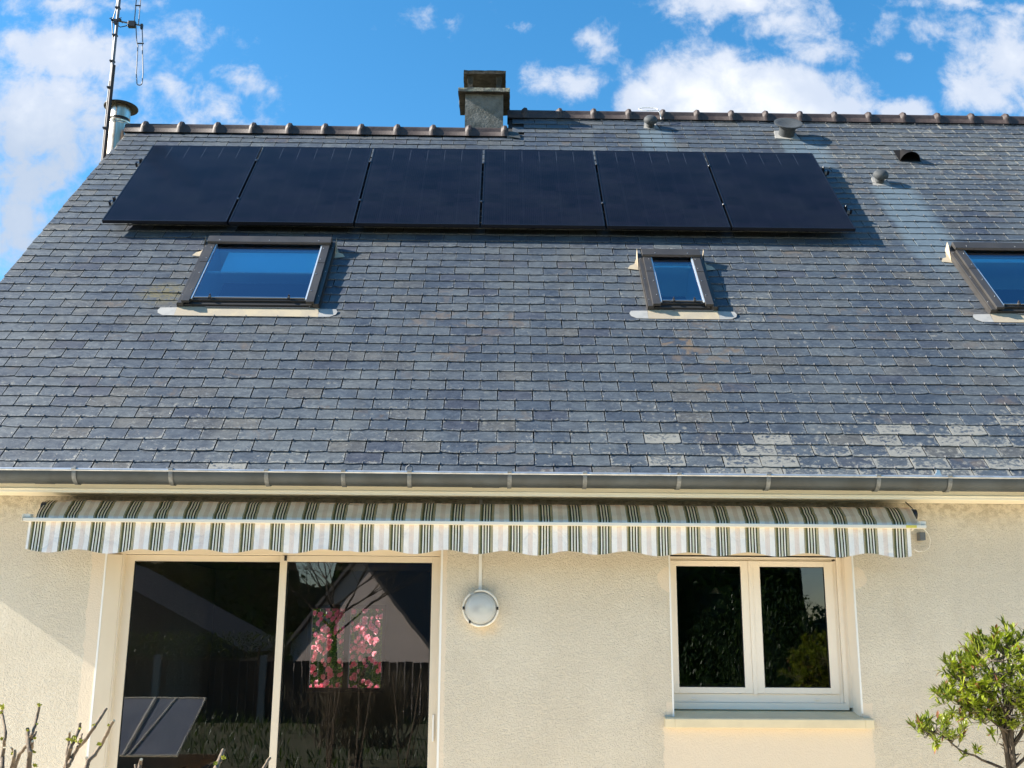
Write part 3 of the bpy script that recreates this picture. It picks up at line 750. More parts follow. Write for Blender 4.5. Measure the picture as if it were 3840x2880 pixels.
# ---- roof windows
def skylight(x0, x1, s0, s1, blind, seed, twin=True):
    """outer frame x0..x1, s0..s1 in roof coordinates; built in place under a part with the roof's tilt"""
    w, l = x1-x0, s1-s0
    T = ROOF @ Matrix.Translation((x0, s0, 0))
    mb = MB()
    H1, H2 = .074, .094; A, B = .05, .095     # outer step, inner step
    # casing walls down into the roof
    mb.box((0, 0.004, -.02), (A, l, H1)); mb.box((w-A, .004, -.02), (w, l, H1))
    mb.box((A, .012, -.02), (w-A, .05, H1-.018), 1); mb.box((A, l-.07, -.02), (w-A, l-.001, H1))
    mb.box((A+.0005, .05, .02), (B+.018, l-.07, H2-.012), 1); mb.box((w-B-.018, .05, .02), (w-A-.0005, l-.07, H2-.012), 1)
    mb.box((B+.0185, .05, .02), (w-B-.0185, .085, H2-.020), 1)
    o = mb.build('skylight', [M_SKF, M_SKD], bevel=.002)
    o.matrix_world = T; under(house, o)
    def sub(name, mb, m, **kw):
        q = mb.build(name, m, **kw); q.parent = o; return q
    for sx in (0, 1):
        f = (lambda p: p) if not sx else (lambda p: w-p)
        mb = MB(); k = l*.60
        for a, b in ((.0, k-.002), (k, l-.10)):
            e = 0 if a == 0 else .002
            mb.box((min(f(A-.012), f(B+.008)), a+.002, H1+.001+e), (max(f(A-.012), f(B+.008)), b, H2+.004+e))
        for q in (.16, .42, .66, .84): mb.lathe([(.005, H2+.006), (.005, H2+.009), (0, H2+.009)], (f(B-.012), l*q, 0), seg=8, m=1)
        for q in (.12, .5, .9): mb.lathe([(.004, H1+.0), (.004, H1+.003), (0, H1+.003)], (f(A/2-.008), l*q, 0), seg=8, m=1)
        sub('side_cladding', mb, [M_SKF, M_STEEL], bevel=.0015)
        mb = MB(); mb.box((min(f(B+.009), f(B+.021)), .045, H2-.011), (max(f(B+.009), f(B+.021)), l-.10, H2-.001)); sub('glazing_strip', mb, M_SEAL)
    mb = MB()
    mb.prism([(l-.105, H2+.004), (l-.10, H2+.026), (l-.012, H2+.034), (l+.002, H2+.028), (l+.004, .0), (l-.01, .0), (l-.012, H2), (l-.07, H2)], 'x', .03, w-.03)
    for q in ((.12, .5, .88) if w > .8 else (.25, .75)): mb.lathe([(.005, H2+.028), (.005, H2+.031), (0, H2+.031)], (w*q, l-.075, 0), seg=8, m=1)
    sub('top_cover', mb, [M_SKF, M_STEEL], bevel=.002)
    mb = MB(); mb.add([(B+.0215, .088, H2-.012), (w-B-.0215, .088, H2-.012), (w-B-.0215, l-.10, H2-.012), (B+.0215, l-.10, H2-.012)], [(0, 1, 2, 3)]); sub('glass_pane', mb, M_GLASSR, fixn=False)
    mb = MB()
    for q in (.22, .78) if w > .8 else (.38, .68):
        mb.box((w*q-.009, .055, H2-.009), (w*q+.009, .09, H2+.004)); mb.box((w*q-.004, .085, H2-.009), (w*q+.004, .098, H2+.014))
    mb.box((B+.03, .070, H2-.012), (w-B-.03, .082, H2-.004), 1)
    sub('glass_clip', mb, [M_SKD, M_STEEL])
    # drip rail under the sash
    mb = MB(); mb.tube([(w*(.2 if w > .8 else .35), -.004, .040), (w*.93, -.004, .040), (w*.935, .004, .052)], .003, seg=6); sub('drip_wire', mb, M_ALU)
    # flashing
    mb = MB()
    mb.add([(-.002, .008, .034), (w+.002, .008, .034), (w+.004, -.105, .019), (-.004, -.105, .019)], [(0, 1, 2, 3)])
    e = -.105
    for sx in (0, 1):
        f = (lambda p: p) if not sx else (lambda p: w-p)
        mb.add([(f(-.0045), e, .0195), (f(-.0045), .0, .0305), (f(-.14), .0, .0275), (f(-.155), -.035, .024), (f(-.145), -.07, .021), (f(-.10), e+.004, .0185)], [(0, 1, 2, 3, 4, 5)] if sx else [(5, 4, 3, 2, 1, 0)], 1)
        mb.add([(f(-.004), 0, .018), (f(-.004), l, .018), (f(-.004), l, .064), (f(-.004), 0, .064)], [(0, 1, 2, 3)], 2)
        mb.add([(f(-.006), l-.20, .02), (f(-.10), l-.185, .022), (f(-.075), l-.13, .024), (f(-.035), l-.11, .026), (f(-.012), l-.02, .03)], [(0, 1, 2, 3, 4)], 0)
        mb.add([(f(-.008), l-.17, .022), (f(-.008), l+.006, .03), (f(-.008), l+.012, .118), (f(-.008), l-.04, .105)], [(0, 1, 2, 3)], 0)
    sub('flashing', mb, [M_FLASH, M_FLASHW, M_SKF], fixn=False)
    # lining and what is behind the glass
    mb = MB(); d = -.32; a, b, c, e2 = B, w-B, .06, l-.08
    mb.add([(a,c,d),(b,c,d),(b,e2,d),(a,e2,d)], [(0,1,2,3)], 1)
    a2, b2, tz = B+.0190, w-B-.0190, H2-.0165
    mb.add([(a2,c,d),(a2,e2,d),(a2,e2,tz),(a2,c,tz)], [(0,1,2,3)]); mb.add([(b2,c,d),(b2,e2,d),(b2,e2,tz),(b2,c,tz)], [(0,1,2,3)])
    mb.add([(a,c,d),(b,c,d),(b,c,.02),(a,c,.02)], [(0,1,2,3)]); mb.add([(a,e2,d),(b,e2,d),(b,e2,.02),(a,e2,.02)], [(0,1,2,3)])
    sub('lining', mb, [M_LINING, M_DARK])
    if blind:
        mb = MB(); b0, b1, bs = blind
        mb.box((B+.03+b0, l*(bs), .035), (w-B-.03-b1, l-.16, .040))
        mb.box((B+.024, l*bs-.018, .030), (w-B-.024, l*bs-.001, .046), 1); sub('roller_blind', mb, [M_BLIND, M_LINING])
    return o
sk = skylight(-2.645, -1.490, -1.325, -.245, (.10, 0, .53), 1); sk['label'] = 'wide roof window below the left end of the solar panels'
sk = skylight(1.210, 1.785, -1.30, -.40, (0, 0, .80), 2); sk['label'] = 'narrow roof window between the two wide ones'
sk = skylight(4.045, 5.19, -1.30, -.21, (0, 0, .80), 3); sk['label'] = 'wide roof window cut off by the right edge'

# ---- things standing out of the roof
VT = R_(47)
def vent_frame(x, s): return ROOF @ Matrix.Translation((x, s, 0)) @ Matrix.Rotation(VT-TH, 4, 'X')
def mushroom(x, s, label):
    mb = MB()
    mb.lathe([(.048, -.06), (.046, .05), (.040, .062)], seg=24)
    mb.lathe([(0, .066), (.058, .058), (.074, .070), (.078, .088), (.072, .11), (.052, .13), (.025, .138), (0, .140)], seg=28)
    for k in range(10):
        a = 2*math.pi*k/10; mb.box((.04*math.cos(a)-.005, .04*math.sin(a)-.005, .05), (.04*math.cos(a)+.005, .04*math.sin(a)+.005, .07))
    o = mb.build('mushroom_vent', M_VENT, smooth=True); o.matrix_world = vent_frame(x, s+.03); under(house, o); o['label'] = label
    mb = MB(); pts = [(-.085, -.095), (.11, -.105), (.06, .08), (-.06, .08)]
    q = MB(); q.add([(p, r, .028-.02*(r < 0)) for p, r in pts] + [(p, r, .012) for p, r in pts], [(0, 1, 2, 3), (0, 4, 5, 1), (1, 5, 6, 2), (3, 7, 4, 0)])
    o2 = q.build('lead_skirt', M_FLASHW, fixn=False); o2.parent = o; o2.matrix_parent_inverse = Matrix.Identity(4); o2.rotation_euler = (TH-VT, 0, 0); o2.location = (0, 0, .0)
    return o
mushroom(1.668, 2.68, 'small grey mushroom vent near the ridge')
mushroom(3.87, 1.27, 'small grey mushroom vent right of the solar panels')
mb = MB()
mb.lathe([(.088, -.12), (.088, .085), (.095, .115), (.135, .135), (.155, .15), (.157, .160), (.148, .162), (.10, .148), (.05, .140), (0, .138)], seg=40)
o = mb.build('flared_vent', M_VENT, smooth=True); o.matrix_world = vent_frame(3.17, 2.50); under(house, o); o['label'] = 'wide flared grey vent near the ridge'
q = MB(); pts = [(-.145, -.10), (.125, -.135), (.10, .11), (-.115, .11)]
q.add([(p, r, .022) for p, r in pts] + [(p, r, .010) for p, r in pts], [(0, 1, 2, 3), (0, 4, 5, 1), (1, 5, 6, 2), (3, 7, 4, 0)])
o2 = q.build('lead_skirt', M_FLASHW, fixn=False); o2.parent = o; o2.rotation_euler = (TH-VT, 0, 0)
# half-round hood, open at the front
mb = MB(); n = 14; rf, rb = .108, .03; vs = []
for r_, s_ in ((rf, 0), (rf-.006, 0), (rb, .26)):
    for k in range(n+1):
        a = math.pi*k/n; vs.append((r_*math.cos(a), s_, .01+r_*1.05*math.sin(a)))
m_ = n+1
fs = [(k, k+1, m_+k+1, m_+k) for k in range(n)] + [(k, 2*m_+k, 2*m_+k+1, k+1) for k in range(n)]
mb.add(vs, fs); mb.add([(-.115, -.01, .022), (.115, -.01, .022), (.10, .28, .018), (-.10, .28, .018)], [(0, 1, 2, 3)])
o = roof_child(mb.build('vent_hood', M_VENTD, fixn=False), 4.35, 1.83); o['label'] = 'black half-round vent hood open at the front'

# ------------------------------------------------------------------ flue and aerial at the left gable
fl = empty('flue_pipe', (-4.30, 11.0, 0), 'shiny steel flue pipe with brown cowl at the left end of the ridge', 'flue')
def fp(n, mb, m, **k): return under(fl, mb.build(n, m, **k))
c0 = (-4.298, 11.0, 0)
mb = MB(); mb.lathe([(.113, 5.2), (.113, 7.145), (.117, 7.148), (.117, 7.16), (.108, 7.165)], c0, seg=48); fp('pipe', mb, M_INOX, smooth=True)
mb = MB(); mb.lathe([(.10, 7.16), (.124, 7.165), (.126, 7.18), (.112, 7.19), (.108, 7.2)], c0, seg=40); fp('collar', mb, M_INOX, smooth=True)
mb = MB(); mb.lathe([(.098, 7.18), (.098, 7.23)], c0, seg=40); fp('slot_ring', mb, M_DARK)
mb = MB(); mb.lathe([(.098, 7.226), (.108, 7.230), (.108, 7.37), (.10, 7.375)], c0, seg=40); fp('sleeve', mb, M_INOX, smooth=True)
mb = MB(); mb.lathe([(0, 7.368), (.10, 7.372), (.182, 7.362), (.186, 7.37), (.184, 7.378), (.10, 7.405), (0, 7.41)], c0, seg=48); fp('cowl', mb, M_COWL, smooth=True)
mb = MB(); mb.lathe([(.121, 6.72), (.124, 6.725), (.124, 6.75), (.121, 6.755)], c0, seg=40); mb.box((-4.36, 10.86, 6.725), (-4.32, 10.89, 6.75)); fp('clamp', mb, M_STEEL, smooth=True)

an = empty('tv_aerial', (-4.43, 10.95, 0), 'television aerial on a rusty mast beside the steel flue', 'aerial')
def ap(n, mb, m, **k): return under(an, mb.build(n, m, **k))
AY = 10.80
def A3(x, z, y=AY): return Vector((x*y/11.0, y, 1.62+(z-1.62)*y/11.0))
mb = MB(); mb.tube([A3(-4.437, 4.9), A3(-4.432, 6.7), A3(-4.430, 7.9)], .021, 0, 12); ap('lower_mast', mb, M_MAST, smooth=True)
mb = MB(); mb.tube([A3(-4.440, 7.7), A3(-4.445, 9.6)], .017, 0, 12); ap('upper_mast', mb, M_ALU, smooth=True)
mb = MB()
mb.tube([A3(-4.462, 5.3), A3(-4.458, 6.9), A3(-4.462, 7.45), A3(-4.456, 7.9), A3(-4.466, 8.2), A3(-4.50, 8.45), A3(-4.47, 8.62), A3(-4.462, 9.6)], .0055, 0, 6)
mb.tube([A3(-4.45, 8.42), A3(-4.40, 8.385), A3(-4.34, 8.40), A3(-4.30, 8.42)], .005, 0, 6); ap('cable', mb, M_BLACK)
for z in (7.12, 7.62, 7.95, 8.28, 8.63):
    c = A3(-4.448, z); ap('cable_tie', MB().box((c.x-.027, c.y-.024, c.z-.008), (c.x+.024, c.y+.024, c.z+.008)), M_BLACK)
mb = MB(); a, b = A3(-4.49, 8.475), A3(-4.145, 8.405); mb.tube([a, b], .0095, 0, 8); ap('boom', mb, M_ALU)
mb = MB(); c = A3(-4.445, 8.47); mb.box((c.x-.055, c.y-.03, c.z-.020), (c.x+.055, c.y-.012, c.z+.004)); mb.box((c.x-.02, c.y-.035, c.z-.06), (c.x+.012, c.y+.03, c.z-.018))
for q in (-.05, .05): mb.tube([(c.x+q, c.y-.05, c.z-.01), (c.x+q, c.y+.03, c.z-.01)], .006); mb.tube([(c.x+q-.018, c.y-.05, c.z-.008), (c.x+q+.018, c.y-.05, c.z+.006)], .004)
ap('mast_clamp', mb, M_BLACK)
mb = MB(); c = A3(-4.265, 8.425); mb.box((c.x-.045, c.y-.03, c.z-.045), (c.x+.04, c.y+.02, c.z+.03)); ap('junction_box', mb, M_BLACK, bevel=.006)
mb = MB()
mb.tube([A3(-4.245, 8.43), A3(-4.256, 9.9)], .006, 0, 8); mb.tube([A3(-4.195, 8.42), A3(-4.215, 9.9)], .006, 0, 8)
lp = [A3(-4.222, 8.40), A3(-4.196, 8.20), A3(-4.178, 8.15), A3(-4.166, 7.80), A3(-4.150, 7.70)]
for k in range(7): a = math.pi+math.pi*k/6; lp.append(A3(-4.119+.030*math.cos(a), 7.685+.030*math.sin(a)))
lp += [A3(-4.090, 7.80), A3(-4.126, 8.14), A3(-4.128, 8.20), A3(-4.155, 8.42)]
mb.tube(lp, .0062, 0, 8); ap('folded_dipole', mb, M_ALU, smooth=True)
for x0, x1, z in ((-4.25, -4.195, 8.665), (-4.185, -4.118, 8.18)): ap('spacer', MB().tube([A3(x0-.004, z), A3(x1+.004, z)], .008, 0, 8), M_BLACK)
for x, z in ((-4.155, 8.40),):
    mb = MB(); c = A3(x, z); mb.box((c.x-.012, c.y-.014, c.z-.035), (c.x+.012, c.y+.014, c.z+.025)); ap('dipole_clip', mb, M_BLACK)

# ------------------------------------------------------------------ solar panels
PX0, PS0, PH = -3.6489, 0.0, .14
PW, PL_, PT = 1.134, 1.722, .032
def make_panel():
    root = link(bpy.data.objects.new('solar_panel', None)); root.empty_display_size = .1
    mb = MB(); e = .011
    mb.box((0, 0, -PT), (e, PL_, 0)); mb.box((PW-e, 0, -PT), (PW, PL_, 0)); mb.box((e, 0, -PT), (PW-e, e, 0)); mb.box((e, PL_-e, -PT), (PW-e, PL_, 0))
    f = mb.build('frame', M_PFRAME, bevel=.001); f.parent = root
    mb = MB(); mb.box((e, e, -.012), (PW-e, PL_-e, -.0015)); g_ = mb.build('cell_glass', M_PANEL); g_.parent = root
    mb = MB(); mb.box((PW*.45, PL_*.5-.05, -.035), (PW*.55, PL_*.5+.05, -.0125)); j = mb.build('junction_box', M_BLACK); j.parent = root
    mb = MB(); mb.tube([(.30, PL_+.004, -.02), (.36, PL_+.02, -.01), (.46, PL_+.016, -.014), (.5, PL_-.0, -.03)], .004, 0, 6); j = mb.build('lead', M_BLACK); j.parent = root
    return root
p0 = make_panel(); panels = []
LBL = ['black solar panel at the left end of the row, nearest the aerial', 'second black solar panel from the left, above the wide roof window',
       'third black solar panel from the left, just left of the one under the chimney', 'black solar panel directly below the chimney, fourth from the left',
       'fifth black solar panel from the left, above and left of the narrow roof window', 'black solar panel at the right end of the row, nearest the mushroom vent']
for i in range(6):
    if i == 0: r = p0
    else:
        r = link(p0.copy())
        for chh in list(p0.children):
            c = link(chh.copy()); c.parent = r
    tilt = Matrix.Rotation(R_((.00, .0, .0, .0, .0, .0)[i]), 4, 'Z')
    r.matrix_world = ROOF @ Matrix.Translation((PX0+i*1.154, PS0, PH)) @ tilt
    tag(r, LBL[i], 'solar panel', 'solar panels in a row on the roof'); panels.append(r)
def rail(s, label):
    r = empty('mounting_rail', (0, 0, 0), label, 'rail', 'rails under the solar panels'); r.matrix_world = ROOF @ Matrix.Translation((PX0, s, 0))
    mb = MB(); mb.box((-.085, -.02, PH-.078), (6*1.154+.075, .02, PH-.0335)); q = mb.build('rail', M_PFRAME); q.parent = r
    for k in range(-1, 6):
        x = (k+1)*1.154-.010-(.02 if k == -1 else 0) + (.02 if k == 5 else 0)
        mb = MB(); mb.box((x-.0085, -.018, PH-.033), (x+.0085, .018, PH+.002)); mb.box((x-(.016 if 0 <= k < 5 else .012), -.018, PH+.0012), (x+(.016 if 0 <= k < 5 else .012), .018, PH+.004))
        mb.lathe([(.006, PH+.004), (.006, PH+.010), (0, PH+.010)], (x, 0, 0), seg=8, m=1)
        q = mb.build('panel_clamp', [M_PFRAME, M_STEEL]); q.parent = r
    for k in range(7):
        x = -.045 if k == 0 else (6*1.154+.035 if k == 6 else k*1.154-.5)
        mb = MB(); mb.box((x-.017, -.032, .012), (x+.017, -.026, PH-.06)); mb.box((x-.017, -.032, .010), (x+.017, .09, .016)); mb.lathe([(.008, PH-.035), (.008, PH-.022), (0, PH-.022)], (x, -.028, 0), seg=8, m=1)
        mb.box((x-.012, -.036, PH-.065), (x+.012, -.020, PH-.035), 1)
        q = mb.build('roof_bracket', [M_SKD, M_STEEL]); q.parent = r
rail(1.36, 'upper black rail clamping the solar panels'); rail(.47, 'lower black rail clamping the solar panels')

# ------------------------------------------------------------------ sliding door (parts of the house)
mb = MB(); a, b, c, d = DOOR; y0 = WALL+.075
mb.box((a+.001, y0, .06), (a+.095, y0+.12, d-.055)); mb.box((b-.014, y0-.03, .06), (b-.001, y0+.12, d-.055)); mb.box((a+.001, y0, d-.054), (b-.001, y0+.12, d-.001))
mb.box((a+.001, y0, .021), (b-.001, y0+.12, .06)); 
door = hp('sliding_door', mb, M_FRAME, bevel=.002); door['label'] = 'wide cream framed sliding glass door under the awning'
def sash(name, x0, x1, z0, z1, y, st, tp, mfr, glass=M_GLASS, dy=.035, label=None, glassx=None, gth=.004):
    mb = MB(); l, r = st; bt, tt = tp
    mb.box((x0, y, z0), (x0+l, y+dy, z1)); mb.box((x1-r, y, z0), (x1, y+dy, z1)); mb.box((x0+l, y, z0), (x1-r, y+dy, z0+bt)); mb.box((x0+l, y, z1-tt), (x1-r, y+dy, z1))
    e = .004
    mb.box((x0+l, y+.004, z0+bt), (x0+l+e, y+.02, z1-tt), 1); mb.box((x1-r-e, y+.004, z0+bt), (x1-r, y+.02, z1-tt), 1)
    mb.box((x0+l+e, y+.004, z0+bt), (x1-r-e, y+.02, z0+bt+e), 1); mb.box((x0+l+e, y+.004, z1-tt-e), (x1-r-e, y+.02, z1-tt), 1)
    o = mb.build(name, [mfr, M_DARK], bevel=.0015); 
    mb = MB(); mb.add([(x0+l+e, y+.012, z0+bt+e), (x1-r-e, y+.012, z0+bt+e), (x1-r-e, y+.012, z1-tt-e), (x0+l+e, y+.012, z1-tt-e)], [(0, 1, 2, 3)]); q = mb.build('glass_pane', glass, fixn=False)
    q.parent = o
    return o
s1_ = sash('door_leaf', -2.588, -1.46, .062, 2.148, y0+.045, (.067, .046), (.10, .042), M_FRAME); s1_.parent = door
s2_ = sash('door_leaf', -1.508, -.404, .062, 2.148, y0+.006, (.049, .055), (.10, .042), M_FRAME, glass=M_GLASSW); s2_.parent = door
mb = MB(); mb.box((-1.478, y0-.004, 2.112), (-1.462, y0+.0055, 2.147)); q = mb.build('catch', M_DARK); q.parent = door
mb = MB(); mb.box((-.432, y0-.008, .93), (-.420, y0+.0055, 1.10)); q = mb.build('handle', M_BEAD, bevel=.003); q.parent = door
for q0, q1 in ((a-.006, a+.006), (b-.004, b+.010)): hp('corner_bead', MB().box((q0, WALL-.003, .03), (q1, WALL+.010, d)), M_BEAD)
hp('reveal_cover', MB().prism([(a+.0065, WALL+.0015), (a+.084, y0-.005), (a+.084, y0-.0005), (a+.0005, y0-.0005), (a+.0005, WALL+.0105), (a+.0065, WALL+.0105)], 'z', .03, d-.062), M_FRAME); hp('head_lining', MB().box((a+.007, WALL+.02, d-.006), (b-.007, y0, d-.0005)), M_FRAME)

# ---- window
a, b, c, d = WIN; y0 = WALL+.185
mb = MB()
mb.box((a+.001, y0, 1.185), (a+.020, y0+.06, 2.17)); mb.box((2.348, y0, 1.185), (2.372, y0+.06, 2.145)); mb.box((2.373, y0-.022, 1.172), (2.402, y0+.06, 2.17)); mb.box((2.4025, y0-.010, 1.155), (b-.003, y0+.06, 2.17))
mb.box((a+.0205, y0, 1.185), (2.3475, y0+.06, 1.243)); mb.box((a+.001, y0-.018, 1.140), (2.402, y0+.06, 1.1845))
mb.box((a+.0205, y0, 2.143), (2.3475, y0+.06, 2.158)); mb.box((a+.0205, y0-.008, 2.1585), (2.372, y0+.06, 2.17))
for x in (1.345, 2.19): mb.box((x-.018, y0-.010, 1.203), (x+.018, y0-.0005, 1.213))
win = hp('window', mb, M_WFRAME, bevel=.002); win['label'] = 'off-white double casement window right of the lamp'
for x0, x1, st in ((1.192, 1.750, (.053, .053)), (1.779, 2.346, (.053, .061))):
    s_ = sash('casement', x0, x1, 1.245, 2.141, y0-.014, st, (.040, .038), M_WFRAME, glass=M_GLASSW if x0 > 1.5 else M_GLASS); s_.parent = win
mb = MB(); mb.box((1.7505, y0-.020, 1.240), (1.7785, y0-.002, 2.1425)); q = mb.build('meeting_stile', M_WFRAME, bevel=.002); q.parent = win
mb = MB(); mb.box((a+.02, y0-.05, 2.178), (b-.02, y0-.03, 2.26)); q = mb.build('shutter', M_FRAME); q.parent = win
mb = MB()
mb.prism([(WALL-.055, 1.036), (WALL-.055, 1.092), (WALL-.048, 1.099), (WALL+.004, 1.104), (y0+.03, 1.138), (y0+.03, 1.10), (WALL+.001, 1.099), (WALL-.001, 1.036)], 'x', 1.1725, 2.4325)
mb.prism([(WALL-.055, 1.036), (WALL-.055, 1.092), (WALL-.048, 1.099), (WALL-.001, 1.1035), (WALL-.001, 1.036)], 'x', 1.108, 1.1722)
mb.prism([(WALL-.055, 1.036), (WALL-.055, 1.092), (WALL-.048, 1.099), (WALL-.001, 1.1035), (WALL-.001, 1.036)], 'x', 2.4328, 2.490)
hp('window_sill', mb, M_SILL, bevel=.003)
for q0, q1, zz in ((a-.006, a+.005, 1.104), (b-.005, b+.006, 1.13)): hp('corner_bead', MB().box((q0, WALL-.003, zz), (q1, WALL+.008, 2.2)), M_BEAD)
for q0, q1, yy in ((b-.0055, b-.0005, y0+.06), (a+.0005, a+.005, y0-.001)): hp('reveal_lining', MB().box((q0, WALL+.009, 1.112), (q1, yy, 2.2)), M_WFRAME)

# a pendant lamp deep in the kitchen
pl = empty('pendant_lamp', (1.87, 9.3, 0), 'small white pendant lamp inside behind the left casement', 'lamp')
mb = MB(); mb.lathe([(.008, 2.035), (.015, 2.03), (.052, 1.985), (.050, 1.983), (.014, 2.026)], (1.87, 9.3, 0), seg=28); under(pl, mb.build('shade', mat('white_enamel', (.85, .85, .82), .3), smooth=True))
mb = MB(); mb.tube([(1.87, 9.3, 2.02), (1.87, 9.3, 2.45)], .004); under(pl, mb.build('flex', M_BLACK))

# ------------------------------------------------------------------ lamp and its trunking
wl = empty('wall_lamp', (-.118, WALL, 1.70), 'round bulkhead lamp with ribbed glass on the wall between door and window', 'lamp')
def wp(n, mb, m, **k): return under(wl, mb.build(n, m, **k))
c = (-.118, 0, 1.797); yb = WALL-.002
def yl(pr): return [(r, yb-h) for r, h in pr]
mb = MB(); mb.lathe(yl([(0, 0), (.118, 0), (.120, .03), (.118, .045), (.108, .05)]), c, 'y', 48); wp('base', mb, M_LAMPR, smooth=True)
mb = MB()
for a0, a1 in ((100, 440-90+80),):
    pass
def arc_ring(r, rt_, h, a0, a1, m=0):
    pts = [(c[0]+r*math.cos(R_(a)), yb-h, c[2]+r*math.sin(R_(a))) for a in range(a0, a1+1, 5)]
    mb.tube(pts, rt_, m, 8)
arc_ring(.117, .0075, .058, -125, 110); arc_ring(.117, .0075, .058, 127, 235)
for a in (0, 180, 232):
    x, z = c[0]+.115*math.cos(R_(a)), c[2]+.115*math.sin(R_(a)); mb.box((x-.006, yb-.07, z-.010), (x+.006, yb-.05, z+.010), 1)
wp('wire_guard', mb, [M_LAMPR, M_DARK], smooth=True)
pr = [(.108, .048)]
for k in range(1, 15):
    t_ = k/15; r = .106*math.cos(t_*math.pi/2)**.75; h = .05+.055*math.sin(t_*math.pi/2); pr.append((r+(.0018 if k % 2 else 0), h+(.0015 if k % 2 else 0)))
pr.append((0, .106))
def m_lens():
    m = bpy.data.materials.new('ribbed_lamp_glass'); m.use_nodes = True; t = m.node_tree; b_ = t.nodes['Principled BSDF']
    b_.inputs['Base Color'].default_value = (.80, .81, .78, 1); b_.inputs['Roughness'].default_value = .18; b_.inputs['Coat Weight'].default_value = .6
    tr = N(t, 'ShaderNodeBsdfTransparent'); tr.inputs[0].default_value = (.8, .83, .82, 1); mx = N(t, 'ShaderNodeMixShader'); mx.inputs[0].default_value = .45
    L(t, b_.outputs[0], mx.inputs[1]); L(t, tr.outputs[0], mx.inputs[2]); L(t, mx.outputs[0], t.nodes['Material Output'].inputs[0]); return m
mb = MB(); mb.lathe(yl(pr), c, 'y', 48); wp('ribbed_glass', mb, m_lens(), smooth=True)
mb = MB(); mb.lathe(yl([(0, .001), (.095, .001), (.098, .052)]), c, 'y', 40); wp('reflector', mb, mat('lamp_inside', (.80, .80, .77), .3), smooth=True)
mb = MB(); mb.tube([(c[0]-.045, yb-.05, c[2]), (c[0]-.012, yb-.05, c[2]-.004)], .020, 0, 14); wp('bulb_socket', mb, M_BLACK, smooth=True)
mb = MB(); mb.tube([(c[0]-.012, yb-.05, c[2]), (c[0]+.02, yb-.05, c[2]), (c[0]+.05, yb-.05, c[2])], [.018, .028, .018], 0, 16); wp('bulb', mb, mat('bulb', (.75, .76, .7), .2), smooth=True)
mb = MB()
mb.add([(-.134, WALL-.001, 1.912), (-.112, WALL-.001, 1.912), (-.112, WALL-.013, 1.912), (-.134, WALL-.013, 1.912), (-.137, WALL-.001, 2.534), (-.115, WALL-.001, 2.534), (-.115, WALL-.013, 2.534), (-.137, WALL-.013, 2.534)],
       [(0, 1, 2, 3), (7, 6, 5, 4), (0, 4, 5, 1), (1, 5, 6, 2), (2, 6, 7, 3), (3, 7, 4, 0)])
tag(mb.build('cable_trunking', M_PLAS, bevel=.002), 'white cable trunking running up the wall from the round lamp', 'trunking')

# ------------------------------------------------------------------ awning
aw = empty('awning', (-.14, 7.2, 2.3), 'folded awning in green, white and pink stripes with a scalloped edge', 'awning')
def awp(n, mb, m, **k): return under(aw, mb.build(n, m, **k))
AX0, AX1 = -3.035, 2.775
prof = [(7.19, 2.480), (7.165, 2.481), (7.14, 2.472), (7.115, 2.452), (7.095, 2.430), (7.07, 2.407), (7.047, 2.385), (7.036, 2.368), (7.032, 2.343)]
mb = MB(); nx = 240; vs = []; fs = []; uvs = []; n = len(prof); dist = [0]
for i in range(1, n): dist.append(dist[-1]+math.hypot(prof[i][0]-prof[i-1][0], prof[i][1]-prof[i-1][1]))
def cloth_u(x): return x+.128
for j in range(nx+1):
    x = AX0+(AX1-AX0)*j/nx
    for i, (y, z) in enumerate(prof):
        k = math.sin(math.pi*min(1, dist[i]/dist[-1]*1.05))
        dn = k*(.012*mnoise.noise(Vector((x*5, dist[i]*16, 1))) + .004*mnoise.noise(Vector((x*14+dist[i]*40, dist[i]*20, 4))))
        vs.append((x+(dist[-1]-dist[i])*(.012 if x < 0 else -.012), y-dn, z+dn))
for j in range(nx):
    for i in range(n-1):
        fs.append((j*n+i, j*n+i+1, (j+1)*n+i+1, (j+1)*n+i))
        xa, xb = AX0+(AX1-AX0)*j/nx, AX0+(AX1-AX0)*(j+1)/nx
        q0, q1 = [.30+.16*max(0, 1-dist[q]/dist[-1]*1.02) for q in (i, i+1)]
        uvs.append([(cloth_u(xa), q0), (cloth_u(xa), q1), (cloth_u(xb), q1), (cloth_u(xb), q0)])
mb.add(vs, fs, 0, uvs); awp('canvas', mb, M_STRIPE, smooth=True, fixn=False)
# valance
mb = MB(); nx, nz = 420, 10; vs = []; fs = []; uvs = []
VX0, VX1 = -3.075, 2.715
def vbot(x):
    ph = 2*math.pi*(x+.150)/.397
    b_ = 2.139-.0+.013*(1-math.cos(ph))+.006*mnoise.noise(Vector((x*2.1, 0, 9)))
    if x < -1.0: b_ -= .012*min(1, (-1.0-x)/1.5)
    if abs(x+2.14) < .09: b_ += .028*(1-abs(x+2.14)/.09)
    if abs(x+.97) < .10: b_ += .015*(1-abs(x+.97)/.10)
    return b_-.005
for j in range(nx+1):
    x = VX0+(VX1-VX0)*j/nx
    kick = .018*max(0, min(1, (-.15-x)/1.6))*min(1, .45+(x-VX0)/.35)
    for i in range(nz+1):
        t_ = i/nz; z = 2.328+(vbot(x)-2.328)*t_
        y = 7.022-kick*t_**1.2 + t_*(.007*math.sin(x*7.3+.6)+.007*mnoise.noise(Vector((x*9, z*3, 2)))+.006*mnoise.noise(Vector((x*25, z*6, 5))))
        xs_ = x
        vs.append((xs_ + .003*t_*mnoise.noise(Vector((x*12, 3, z*5))), y, z))
